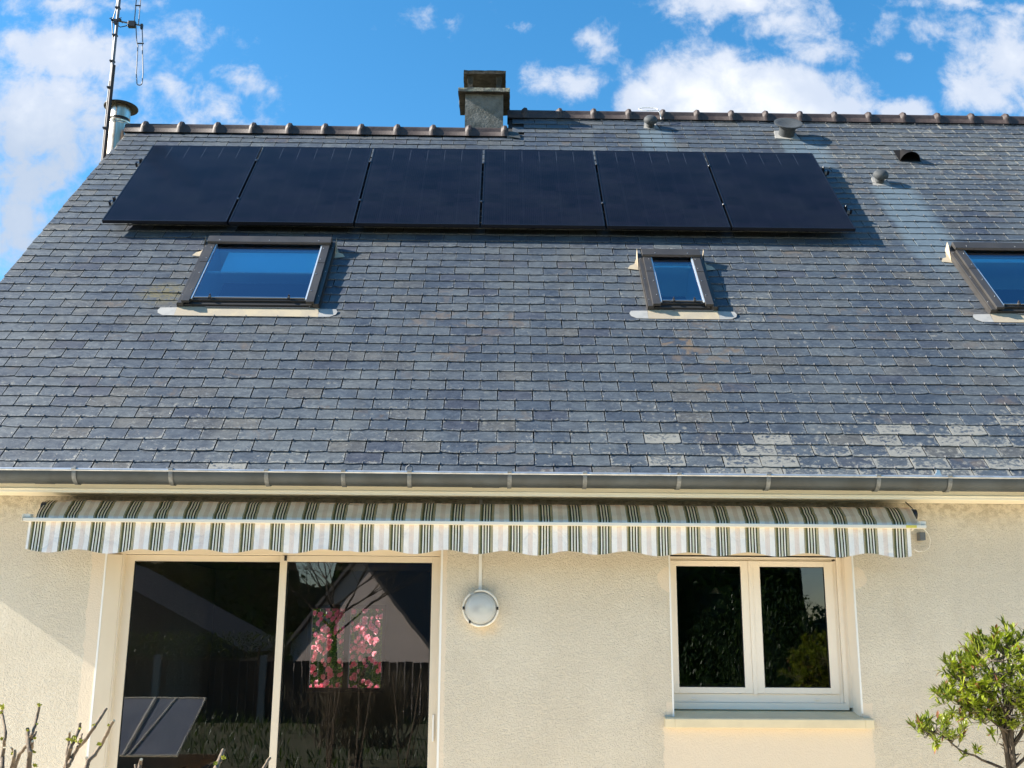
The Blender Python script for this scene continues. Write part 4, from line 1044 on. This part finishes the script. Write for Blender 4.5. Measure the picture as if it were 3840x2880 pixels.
for j in range(nx):
    for i in range(nz):
        m_ = nz+1
        fs.append((j*m_+i, j*m_+i+1, (j+1)*m_+i+1, (j+1)*m_+i))
        xa, xb = VX0+(VX1-VX0)*j/nx+.134, VX0+(VX1-VX0)*(j+1)/nx+.134
        uvs.append([(xa, .2), (xa, .0), (xb, .0), (xb, .2)])
mb.add(vs, fs, 0, uvs); awp('valance', mb, M_STRIPE, smooth=True, fixn=False)
mb = MB(); mb.box((-3.10, 6.985, 2.324), (2.81, 7.028, 2.345)); mb.box((-3.10, 7.000, 2.3455), (2.81, 7.0275, 2.3485)); awp('front_bar', mb, M_BAR, bevel=.003)
for x0, x1 in ((-3.105, -3.06), (2.77, 2.815)):
    mb = MB(); mb.box((x0, 6.9995, 2.350), (x1, 7.05, 2.372)); mb.box((x0-.002, 6.982, 2.321), (x0+.001, 7.032, 2.372) if x0 < 0 else (x0+.001, 7.032, 2.372)); awp('end_cap', mb, M_BAR, bevel=.002)
mb = MB(); mb.box((2.675, 6.9825, 2.3255), (2.745, 6.9845, 2.3435)); awp('yellow_tape', mb, M_YEL)
mb = MB(); mb.box((-2.98, 7.10, 2.352), (2.74, 7.355, 2.372)); mb.box((-2.95, 7.27, 2.372), (2.70, 7.35, 2.452)); awp('gap_light_block', mb, M_GREY)  # added box keeping ground light out of the gap behind the canvas
mb = MB(); mb.tube([(-3.0, 7.20, 2.415), (2.76, 7.20, 2.415)], .062, 0, 24); awp('roller_tube', mb, mat('roller', (.28, .25, .2), .6), smooth=True)
for sx in (-1, 1):
    x = -3.045 if sx < 0 else 2.80
    mb = MB(); mb.lathe([(0, 0)], (0, 0, 0), seg=3) if False else None
    mb.prism([(7.12, 2.36), (7.12, 2.42), (7.15, 2.47), (7.24, 2.48), (7.365, 2.47), (7.365, 2.33), (7.2, 2.33)], 'x', x-.010, x+.004); awp('side_plate', mb, M_GREY if sx < 0 else M_LAMPR)
    mb = MB(); mb.tube([(x-.02 if sx > 0 else x, 7.135, 2.43), (x+(.004 if sx > 0 else .03), 7.135, 2.43)], .036, 0, 18); awp('gear', mb, M_BLACK)
for q0, q1 in ((-1.6, -.1), (.1, 1.6)): awp('folding_arm', MB().box((q0, 7.06, 2.335), (q1, 7.09, 2.36)), M_BAR)
bx = empty('sensor_box', (2.845, WALL, 2.27), 'small grey box on the wall at the right end of the awning', 'box')
mb = MB(); mb.box((2.89, WALL-.06, 2.275), (2.93, WALL-.001, 2.33)); under(bx, mb.build('housing', M_GREY, bevel=.004))
pts = [(2.86, 7.28, 2.40), (2.90, 7.30, 2.37), (2.955, 7.33, 2.325), (2.975, 7.345, 2.28), (2.965, 7.35, 2.23), (2.93, 7.35, 2.205), (2.88, 7.34, 2.20), (2.85, 7.33, 2.215)]
mb = MB(); mb.tube(pts, .0035, 0, 6); under(bx, mb.build('loose_cable', M_LAMPR, smooth=True))
mb = MB(); mb.tube([(2.80, 7.30, 2.54), (2.82, 7.28, 2.51), (2.83, 7.2, 2.46)], .004, 0, 6); under(bx, mb.build('upper_cable', M_BLACK))

# ------------------------------------------------------------------ pruned shrub
def PXY(px, py, Y):
    """photo pixel seen at distance Y, used only to read off branch shapes"""
    d = fw + r2*((px-1920)/F_PX) - u2*((py-1440)/F_PX)
    return Vector((0, 0, CAM_H)) + d*(Y/d.y)
def c4(x, y): return (x/4.424, 2600+y/4.424)
def c8(x, y): return (500+x/3.687, 2700+y/3.687)
def shrub(name, base, stems, buds, label, fork, group='pruned shrubs in front of the door'):
    r = empty(name, base, label, 'shrub', group)
    for k, (pts, r0, r1, Y) in enumerate(stems):
        P = [PXY(*p, Y+.03*math.sin(i*1.3+k)) for i, p in enumerate(pts)]
        last = P[-1]; B = Vector(base)
        ext = [last.lerp(B, .35)+Vector((rnd.uniform(-.03, .03), 0, 0)), last.lerp(B, .7), B] if fork[k] else []
        Q = P+ext; n_ = len(Q)
        # knobbly joints
        pts2 = []; rad = []
        for i in range(n_-1):
            for q in range(4):
                t_ = q/4; pts2.append(Q[i].lerp(Q[i+1], t_)+Vector((rnd.uniform(-.0012, .0012), 0, rnd.uniform(-.0012, .0012))))
                rr = r0+(r1-r0)*min(1, (i+t_)/(len(P)-1)); rad.append(rr*(1.16 if q == 0 and 0 < i < len(P) else 1))
        pts2.append(Q[-1]); rad.append(r1*1.2)
        mb = MB(); mb.tube(pts2, rad, 0, 10)
        d = (pts2[0]-pts2[1]).normalized(); mb.tube([pts2[0], pts2[0]+d*.0015], r0*.86, 1, 10)
        under(r, mb.build('stem', [M_BARK, M_CUT], smooth=True))
    mb = MB()
    for (p, Y, s_) in buds:
        c_ = PXY(*p, Y-.008)
        for q in range(7):
            d = Vector((rnd.uniform(-1, 1), rnd.uniform(-1, .4), rnd.uniform(-.3, 1.2))).normalized()*s_
            e = d.cross(Vector((0, 1, 0))).normalized()*s_*.35
            mb.add([c_, c_+d*.6+e, c_+d*1.2, c_+d*.6-e], [(0, 1, 2, 3)])
        mb.lathe([(0, -s_*.5), (s_*.45, -s_*.2), (s_*.5, .1*s_), (0, s_*.7)], c_, seg=7)
    under(r, mb.build('buds', M_BUD))
Y1 = 3.8; K = 1/4.424*Y1/3990
def st(pts, w0, w1, Y=Y1, f=c4): 
    kk = (1/4.424 if f is c4 else 1/3.687)*Y/3990/2
    return ([f(*p) for p in pts], w0*kk, w1*kk, Y)
A_ = [st([(40,250),(30,330),(60,460),(95,650),(80,760),(60,900),(30,1239)], 34, 52),
      st([(650,205),(620,380),(575,560),(530,680),(500,760),(480,950)], 44, 50, 3.82),
      st([(460,590),(465,800),(495,970),(480,1239)], 56, 80),
      st([(600,640),(520,780),(430,880),(320,1020),(240,1239)], 36, 62, 3.84),
      st([(240,950),(235,1060),(190,1239)], 48, 62, 3.76), st([(540,800),(530,880),(520,965)], 44, 44), st([(190,895),(205,930),(222,975)], 26, 30, 3.76), st([(70,900),(40,1060),(30,1239)], 50, 70, 3.74)]
shrub('pruned_shrub', (-1.68, 3.8, .02), A_, [(c4(40,245),3.8,.014),(c4(650,205),3.8,.009),(c4(455,620),3.79,.007),(c4(225,1000),3.75,.009),(c4(560,975),3.8,.008),(c4(35,765),3.8,.009),(c4(575,1205),3.8,.009),(c4(585,750),3.82,.007),(c4(10,330),3.8,.008),(c4(610,520),3.82,.006)],
      'pruned shrub with yellow buds standing in the bottom left corner', [1, 0, 1, 1, 1, 0, 0, 1])
B_ = [st([(1160,645),(1140,780),(1115,960),(1095,1239)], 36, 40, 3.66), st([(1330,490),(1305,620),(1240,760),(1165,900),(1130,1080),(1090,1239)], 44, 76, 3.65),
      st([(1760,250),(1665,410),(1560,560),(1400,790),(1290,900),(1200,1080),(1130,1200)], 46, 64, 3.62), st([(1360,680),(1335,760),(1310,830)], 32, 40, 3.64),
      st([(1210,700),(1185,790)], 30, 44, 3.66), st([(1885,450),(1780,660),(1680,840),(1570,1020),(1470,1120),(1430,1239)], 44, 72, 3.55), st([(1440,1070),(1448,1120)], 44, 44, 3.55)]
shrub('pruned_shrub', (-1.42, 3.62, .02), B_, [(c4(1555,545),3.6,.008),(c4(1660,850),3.54,.010),(c4(1130,775),3.64,.009),(c4(1235,735),3.64,.009),(c4(1340,805),3.6,.009),(c4(1190,785),3.63,.008),(c4(1325,590),3.64,.006),(c4(1800,535),3.54,.006),(c4(1260,800),3.63,.007)],
      'pruned shrub with yellow buds whose long cut stem crosses the door frame', [1, 1, 0, 0, 0, 1, 0])
C_ = [st([(110,545),(95,610),(75,700)], 44, 50, 3.4, c8), st([(30,620),(40,700)], 30, 44, 3.4, c8), st([(1245,420),(1190,560),(1140,680)], 50, 72, 3.3, c8), st([(1885,520),(1795,680)], 40, 44, 3.3, c8)]
shrub('pruned_shrub', (-.98, 3.35, .02), C_, [(c8(1240,530),3.28,.009),(c8(1145,610),3.28,.008)], 'pruned shrub showing only short tips along the bottom of the door glass', [1, 1, 1, 1])

# ------------------------------------------------------------------ leafy bush at the right
def leaf(mb, p, d, l, w, at, m=0, up_=Vector((0, 0, 1))):
    d = d.normalized(); e = d.cross(up_ if abs(d.dot(up_)) < .95 else Vector((1, 0, 0))).normalized()
    nrm = e.cross(d)
    mb.add([p, p+d*l*.35+e*w*.5+nrm*.0, p+d*l*.7+e*w*.42-nrm*l*.03, p+d*l-nrm*l*.10, p+d*l*.7-e*w*.42-nrm*l*.03, p+d*l*.35-e*w*.5, p+d*l*.35-nrm*w*.12, p+d*l*.7-nrm*(w*.1+l*.03)],
           [(0, 1, 6), (0, 6, 5), (1, 2, 7, 6), (6, 7, 4, 5), (2, 3, 7), (7, 3, 4)], m, at=at)
def rv(s=1): return Vector((rnd.gauss(0, s), rnd.gauss(0, s), rnd.gauss(0, s)))
def c3(x, y): return (3200+x/2.44, 2200+y/2.44)
bush = empty('evergreen_bush', (2.80, 6.0, 0), 'leafy evergreen bush with twisted brown trunk in the bottom right corner', 'bush')
FK = Vector((2.765, 6.0, 1.2))
mb = MB()
for k, (ox, oy, r0) in enumerate(((0, 0, .020), (.018, .01, .015), (-.016, -.008, .014), (.004, -.018, .013))):
    mb.tube([(2.80+ox*1.5, 6+oy*2, 0), (2.785+ox, 6+oy, .5), (2.765+ox*1.1, 6+oy, .9), (2.762+ox*1.4, 6+oy*1.2, 1.08), (2.76+ox*2.2, 6+oy*2, 1.2)], [r0*1.3, r0, r0*.9, r0*.8, r0*.6], 0, 9)
limbs = []
def limb(a, b, r0, r1, bend=.04):
    a, b = Vector(a), Vector(b); n_ = 7; pts = []
    off = rv(bend)
    for i in range(n_): 
        t_ = i/(n_-1); pts.append(a.lerp(b, t_)+off*math.sin(math.pi*t_)+rv(.004))
    mb.tube(pts, [r0+(r1-r0)*i/(n_-1) for i in range(n_)], 0, 7); limbs.append(pts); return pts
tips_px = [((1380,330),6.0),((1300,400),6.1),((1050,460),5.95),((1090,500),6.0),((800,770),6.0),((880,730),6.1),((730,960),5.95),((830,990),5.9),((530,1270),6.0),((610,1230),6.02),((690,1200),6.1),((760,1440),5.95),((880,1400),6.05),((1000,1370),6.0),((1150,1500),5.9),((1250,1350),5.85),((1010,1550),6.02),((900,1150),6.0)]
limb((2.76,6,1.10), PXY(*c3(1250,760),6.0), .012, .005); limb((2.76,6,1.16), PXY(*c3(1400,620),6.0), .012, .005)
limb((2.76,6,1.13), PXY(*c3(1020,880),6.0), .011, .004); limb((2.75,6,.93), PXY(*c3(960,1490),6.0), .009, .004, .01); limb(PXY(*c3(960,1490),6.0), PXY(*c3(700,1310),6.0), .004, .002, .01)
limb((2.77,6,1.05), PXY(*c3(1700,1000),6.0), .014, .006, .02); limb((2.78,6,.95), (3.1,6.05,1.25), .010, .004); limb((2.77,6,1.2), (3.05,5.9,1.6), .010, .004); limb((2.77,6,1.18), (2.9,6.2,1.62), .010, .004)
limb((2.77,6,1.15), (2.62,5.8,1.5), .008, .003); limb((2.77,6,1.15), (2.65,6.25,1.45), .008, .003); limb((2.77,6,1.12), (2.5,6.1,1.30), .007, .003)
lf = MB()
def nearest(p): return min((q for l_ in limbs for q in l_), key=lambda q: (q-p).length+.6*max(0, q.z-p.z))
def twig(tip, n_leaf=22, young=0):
    a = nearest(tip); v = tip-a
    if v.length > .34: a = tip-v.normalized()*.30
    mid = a.lerp(tip, .5)+Vector((0, 0, -.02))+rv(.008); mb.tube([a, mid, tip], [.0028, .002, .0012], 1, 5)
    d = (tip-mid).normalized(); tone = rnd.random()
    for i in range(n_leaf):
        t_ = 1-(i/n_leaf)**1.2*.75; p = mid.lerp(tip, t_) if t_ > 0 else mid
        ax = (rv(1)-d*rv(1).dot(d)).normalized(); dl = (d*rnd.uniform(.35, 1.0)+ax*rnd.uniform(.5, 1.1)+Vector((0, 0, .25))).normalized()
        red = 1. if (i < 2 and rnd.random() < young) else rnd.random()*.12
        leaf(lf, p, dl, rnd.uniform(.036, .064), rnd.uniform(.011, .017), (min(1, max(0, tone*.6+rnd.uniform(-.1, .5))), red, 0, 1))
for p, Y in tips_px: twig(PXY(*c3(*p), Y), 20, .6)
cen = PXY(*c3(1480, 830), 6.0)
cnt = 0
while cnt < 350:
    q = Vector((rnd.gauss(0, .5), rnd.gauss(0, .5), rnd.gauss(0, .5)))
    if q.length > 1: continue
    if rnd.random() < .75: q = q.normalized()*rnd.uniform(.72, 1.0)
    p = cen+Vector((q.x*.42, q.y*.34, q.z*.27))
    # the outline is open at the lower left, and steps in towards the top left
    if p.z < 1.24 and p.x < 2.7 and rnd.random() < .7: continue
    if p.z > 1.56 and p.x < 2.55: continue
    cnt += 1; twig(p, rnd.randint(14, 21), .25)
for k in range(44): twig(Vector((rnd.uniform(2.42, 2.72), rnd.uniform(5.8, 6.2), rnd.uniform(1.16, 1.34))), 13, .3)
for k in range(40): twig(Vector((rnd.uniform(2.80, 3.2), rnd.uniform(5.8, 6.2), rnd.uniform(1.08, 1.35))), 13, .3)
for k in range(26): twig(Vector((rnd.uniform(2.27, 2.46), rnd.uniform(5.85, 6.15), rnd.uniform(1.09, 1.19))), 11, .3)
for k in range(26): mb.tube([(2.765, 6, 1.0+rnd.uniform(0, .25)), (2.765+rnd.uniform(-.09, .09), 6+rnd.uniform(-.08, .08), 1.05+rnd.uniform(0, .3))], [.003, .001], 1, 4)
for k in range(22):
    z = rnd.uniform(.85, 1.1); a = rnd.uniform(0, 6.28); mb.tube([(2.768+.02*math.cos(a), 6+.02*math.sin(a), z), (2.768+.055*math.cos(a), 6+.055*math.sin(a), z+rnd.uniform(.0, .05))], [.004, .0015], 1, 4)
under(bush, mb.build('trunk', [M_BARKD, M_TWIG], smooth=True)); under(bush, lf.build('foliage', M_LEAF, fixn=False))

# ------------------------------------------------------------------ seen through the house: the camellia behind it
cam_b = empty('camellia_bush', (-2.8, 16.6, 0), 'camellia covered in pink blossom, seen right through the house', 'bush')
lf = MB(); fm = MB()
for k in range(9000):
    x, z = rnd.uniform(-4.0, -1.2), rnd.uniform(.3, 3.0); y = 16.3+rnd.uniform(0, .7)+.15*math.sin(x*5)+.12*math.sin(z*7)
    leaf(lf, Vector((x, y, z)), Vector((rnd.gauss(0, 1), -.7+rnd.gauss(0, .6), rnd.gauss(0, .8))), rnd.uniform(.06, .10), .045, (rnd.random()**1.6, 0, 0, 1))
for k in range(950):
    x, z = rnd.uniform(-3.9, -1.3), rnd.uniform(.4, 2.9); y = 16.10+rnd.uniform(0, .12)+.15*math.sin(x*5)+.12*math.sin(z*7); c_ = Vector((x, y, z)); r_ = rnd.uniform(.034, .058)
    tn = rnd.random(); ax = Vector((rnd.gauss(-1.0, .5), -1, rnd.gauss(.5, .4))).normalized(); e1 = ax.orthogonal().normalized(); e2 = ax.cross(e1)
    for ringk, (rr, hh, nn) in enumerate(((1, 0, 7), (.7, .3, 6), (.35, .5, 4))):
        for q in range(nn):
            a = 2*math.pi*q/nn+ringk*.5; d = e1*math.cos(a)+e2*math.sin(a)
            leaf(fm, c_+ax*r_*hh*.6, d*rr+ax*(.25+hh), r_*(1.05-.2*ringk), r_*.95, (min(1, tn*.6+rnd.random()*.5), rnd.random()*.5*(ringk == 0), 0, 1), up_=ax)
for k in range(40):
    a = k*.09; lf.add([(-4.4+a, 17.05, 0), (-4.3+a, 17.05, 0), (-4.3+a, 17.05+.1*math.sin(k), 3.0+.2*math.sin(k*3)), (-4.4+a, 17.05+.1*math.sin(k+1), 3.0)], [(0, 1, 2, 3)], 0, at=(0, 0, 0, 1))
under(cam_b, lf.build('foliage', M_CAML, fixn=False)); under(cam_b, fm.build('blossom', M_PETAL, fixn=False))
mb = MB()
for k in range(5): mb.tube([(-2.8+.1*k, 16.7, 0), (-3.3+.35*k, 16.7, 1.4), (-3.6+.45*k, 16.6, 2.6)], [.04, .025, .01], 0, 7)
under(cam_b, mb.build('trunk', M_BARKD))

# ------------------------------------------------------------------ garden behind the camera: what the panes reflect
nh = empty('neighbour_house', (-3.0, -9.5, 0), 'pale gabled neighbouring house reflected in the right half of the sliding door', 'house')
Mn = Matrix.Translation((-3.05, -9.0, 0)) @ Matrix.Rotation(R_(24), 4, 'Z')
def nb(n, mb, m, **k):
    o = mb.build(n, m, **k); o.matrix_world = Mn; return under(nh, o)
M_NW = mat('pink_beige_render', (.72, .60, .52), .9, col2=(.66, .55, .48), nscale=3)
mb = MB(); mb.prism([(-1.75, 0), (1.75, 0), (1.75, 1.45), (.15, 3.15), (-.15, 3.15), (-1.75, 1.45)], 'y', -7, 0); nb('wall', mb, M_NW)
mb = MB()
for sx in (-1, 1): mb.add([(sx*.0, .12, 3.36), (sx*2.0, .12, 1.24), (sx*2.0, -7.1, 1.24), (sx*.0, -7.1, 3.36), (sx*0, .12, 3.27), (sx*1.97, .12, 1.15), (sx*1.97, -7.1, 1.15), (sx*0, -7.1, 3.27)], [(0, 1, 2, 3), (4, 5, 6, 7), (0, 4, 5, 1), (1, 5, 6, 2)])
nb('roof', mb, mat('neighbour_slate', (.05, .05, .055), .7, col2=(.08, .075, .07), nscale=10))
nh2 = empty('slate_roofed_barn', (-9.5, -10, 0), 'long low barn with dark slate roof reflected in the left door leaf', 'building')
mb = MB(); mb.box((-15, -13, 0), (-5.4, -8.0, 1.25)); under(nh2, mb.build('wall', mat('barn_wall', (.30, .28, .25), .9)))
mb = MB(); mb.prism([(-15.3, 1.2), (-9.2, 3.3), (-5.2, 1.25), (-5.3, 1.12)], 'y', -13.2, -7.8); under(nh2, mb.build('roof', mat('barn_slate', (.045, .045, .05), .75, col2=(.09, .085, .08), nscale=7, stretch=(1, 1, 6))))
def hedge(name, x0, x1, y, z0, z1, n, label, m=M_HEDGE, th=.35, sz=.07, cat='hedge'):
    r = empty(name, ((x0+x1)/2, y, 0), label, cat); mb = MB()
    for k in range(n):
        leaf(mb, Vector((rnd.uniform(x0, x1), y+rnd.uniform(-th, th), rnd.uniform(z0, z1)+.08*mnoise.noise(Vector((k*.1, 0, 0))))), rv(1)+Vector((0, .3, .5)), sz*rnd.uniform(.7, 1.3), sz*.45, (rnd.random(), rnd.random()*.3, 0, 1))
    under(r, mb.build('foliage', m, fixn=False))
    mb = MB(); q = 0
    x = x0
    while x < x1: mb.tube([(x, y, 0), (x+.05, y, (z0+z1)/2)], .02, 0, 5); x += .5
    under(r, mb.build('stems', M_BARKD))
hedge('hedge', -8.2, -3.9, -6.5, 1.15, 1.62, 2600, 'clipped green hedge along the fence, reflected in the left door leaf')
fn = empty('fence', (-3, -6.2, 0), 'dark board fence reflected low in the sliding door', 'fence')
mb = MB(); 
for k in range(70): x = -8.5+k*.15; mb.box((x, -6.0, 0), (x+.135, -5.97, 1.12+.01*math.sin(k*2)))
under(fn, mb.build('boards', mat('dark_boards', (.045, .03, .025), .8, col2=(.07, .05, .04), nscale=6, stretch=(1, 1, .2))))
mb = MB()
for k in range(6): mb.box((-8.5+k*2, -5.968, 0), (-8.38+k*2, -5.86, 1.22))
under(fn, mb.build('posts', mat('grey_post', (.30, .30, .29), .9)))
gb = MB()
for k in range(7000):
    x, y = rnd.uniform(-7, 5), rnd.uniform(-5.6, 2.0); q = mnoise.noise(Vector((x*.9, y*.9, 0)))
    if q < -.12 or (abs(x) < .5 and y > -.8): continue
    h_ = .05+.30*max(0, q+.2)*rnd.random()
    leaf(gb, Vector((x, y, rnd.uniform(0, h_))), Vector((rnd.gauss(0, .4), rnd.gauss(0, .4), 1)), rnd.uniform(.08, .2), .02, (rnd.random(), (rnd.random() < .05)*.9, 0, 1))
tag(gb.build('flower_bed_plants', M_HEDGE, fixn=False), 'low green planting in the garden beds mirrored in the door', 'plants', kind='stuff')
# bare tree
def branch(mb, p, d, l, r, depth, rn, spread=.55, up_=.12, kids=3):
    n_ = 4; pts = [p]
    for i in range(n_): d = (d+Vector((rn.gauss(0, .13), rn.gauss(0, .13), rn.gauss(0, .10)+up_*.3))).normalized(); pts.append(pts[-1]+d*l/n_)
    mb.tube(pts, [r*(1-.55*i/n_) for i in range(n_+1)], 0, 6 if depth > 1 else 4, cap=False)
    if depth <= 0: return
    for k in range(kids):
        q = pts[rn.randint(2, n_)]; nd = (d+Vector((rn.gauss(0, spread), rn.gauss(0, spread), rn.gauss(0, spread*.7)))).normalized()
        branch(mb, q, nd, l*rn.uniform(.6, .8), r*.5, depth-1, rn, spread, up_, kids)
tr = empty('bare_tree', (-2.75, -3.0, 0), 'bare leafless tree reflected in the middle of the sliding door', 'tree')
rn = random.Random(5); mb = MB(); mb.tube([(-2.75, -3, 0), (-2.68, -3, .9), (-2.72, -3, 1.7), (-2.66, -3, 2.1)], [.10, .085, .075, .07], 0, 10)
for k in range(9): branch(mb, Vector((-2.69, -3, 1.6+.06*k)), Vector((math.cos(k*2.4), .5*math.sin(k*2.4), .55)).normalized(), .8, .022, 3, rn)
under(tr, mb.build('branches', M_BARKD, fixn=False))
tb = empty('twiggy_bush', (-1.75, 1.0, 0), 'dense leafless bush of pale twigs reflected low in the right door leaf', 'bush')
rn = random.Random(9); mb = MB()
for k in range(120):
    a = rn.uniform(0, 6.28); branch(mb, Vector((rn.uniform(-2.3, -1.15), 1+.15*math.sin(a), .25)), Vector((rn.gauss(0, .62), rn.gauss(0, .35), 1)).normalized(), .5, .008, 2, rn, .42, .5, 4)
mb.tube([(-1.75, 1, 0), (-1.75, 1, .35)], .09, 0, 8)
under(tb, mb.build('twigs', mat('pale_twigs', (.26, .21, .13), .8, col2=(.07, .05, .035), nscale=12), fixn=False))
et = empty('dark_evergreen', (3.3, 2.0, 0), 'dark evergreen shrub reflected in the right casement', 'tree')
lf = MB()
for k in range(7500):
    q = rv(.5)
    if q.length > 1: q.normalize()
    p = Vector((3.25+q.x*1.05, 1.9+q.y*.6, 1.1+q.z*1.15))
    leaf(lf, p, rv(1)+Vector((0, .5, -.4)), rnd.uniform(.05, .09), .02, (rnd.random(), rnd.random()*.2, 0, 1))
under(et, lf.build('foliage', M_LEAFD, fixn=False))
mb = MB(); mb.tube([(3.2, 1.9, 0), (3.15, 1.9, 1.2), (3.1, 1.9, 2.0)], [.07, .05, .02], 0, 8); under(et, mb.build('trunk', M_BARKD))
cf = empty('cold_frame', (-3.2, 4.0, 0), 'cold frame with a raised clear lid reflected at the bottom left of the door', 'cold frame')
mb = MB(); mb.box((-3.95, 3.5, 0), (-2.85, 3.53, .42)); mb.box((-3.95, 4.5, 0), (-2.85, 4.53, .30)); mb.box((-3.95, 3.53, 0), (-3.92, 4.5, .35)); mb.box((-2.88, 3.53, 0), (-2.85, 4.5, .35)); under(cf, mb.build('box', mat('frame_boards', (.25, .18, .12), .8)))
mb = MB(); lid = [(-3.95, 3.75, .98), (-2.95, 3.75, .98), (-3.0, 4.45, .50), (-4.0, 4.45, .50)]
mb.add(lid, [(0, 1, 2, 3)]); o = mb.build('lid_sheet', mat('milky_sheet', (.20, .215, .26), .35, col2=(.27, .28, .32), nscale=2), fixn=False); under(cf, o)
mb = MB(); mb.tube(lid+[lid[0]], .013, 0, 6); mb.tube([(-3.45, 3.76, .98), (-3.5, 4.46, .5)], .016); mb.tube([(-3.25, 3.76, .975), (-3.45, 4.46, .5)], .010); under(cf, mb.build('lid_frame', M_BAR))
wd = MB()
for k in range(15000):
    x = rnd.uniform(-34, 34)
    top = 6.6+1.2*mnoise.noise(Vector((x*.35, 0, 0)))+.6*mnoise.noise(Vector((x*1.4, 3, 0)))
    if -7.3 < x < -5.6: top = 3.1+.8*abs(x+6.4)
    if x > 10.5: top = 2.6+.5*mnoise.noise(Vector((x*.8, 1, 0)))
    z = rnd.uniform(0, 1)**.8*top
    leaf(wd, Vector((x, -23+rnd.uniform(-1.5, 1.5), z)), rv(1)+Vector((0, .6, -.2)), rnd.uniform(.22, .4), .18, (rnd.random()**2, rnd.random()*.2, 0, 1))
for k in range(60):
    x = -34+k*1.15; wd.tube([(x, -23.6, 0), (x+.1, -23.6, 2.4)], .12, 0, 5)
def wtop(x):
    t_ = 6.0+1.2*mnoise.noise(Vector((x*.35, 0, 0)))+.6*mnoise.noise(Vector((x*1.4, 3, 0)))
    if -7.3 < x < -5.6: t_ = 3.0+.8*abs(x+6.4)
    if x > 10.5: t_ = 2.3
    return t_
vs = []; fs = []
for i in range(141):
    x = -35+i*.5
    for q in range(6):
        h_ = wtop(x)*(q/5); vs.append((x, -24.6-.5*math.sin(q+i*.7)+.25*q, h_+.15*math.sin(i*1.7+q)*(q > 0)))
for i in range(140):
    for q in range(5): fs.append((i*6+q, i*6+q+1, (i+1)*6+q+1, (i+1)*6+q))
wd.add(vs, fs, at=(0, 0, 0, 1))
w_ = wd.build('distant_wood', M_LEAFD, fixn=False); tag(w_, 'dark wood closing the view behind the gardens, seen only in the panes', 'wood', kind='stuff')
print('verts', sum(len(o.data.vertices) for o in sc.objects if o.type == 'MESH'))
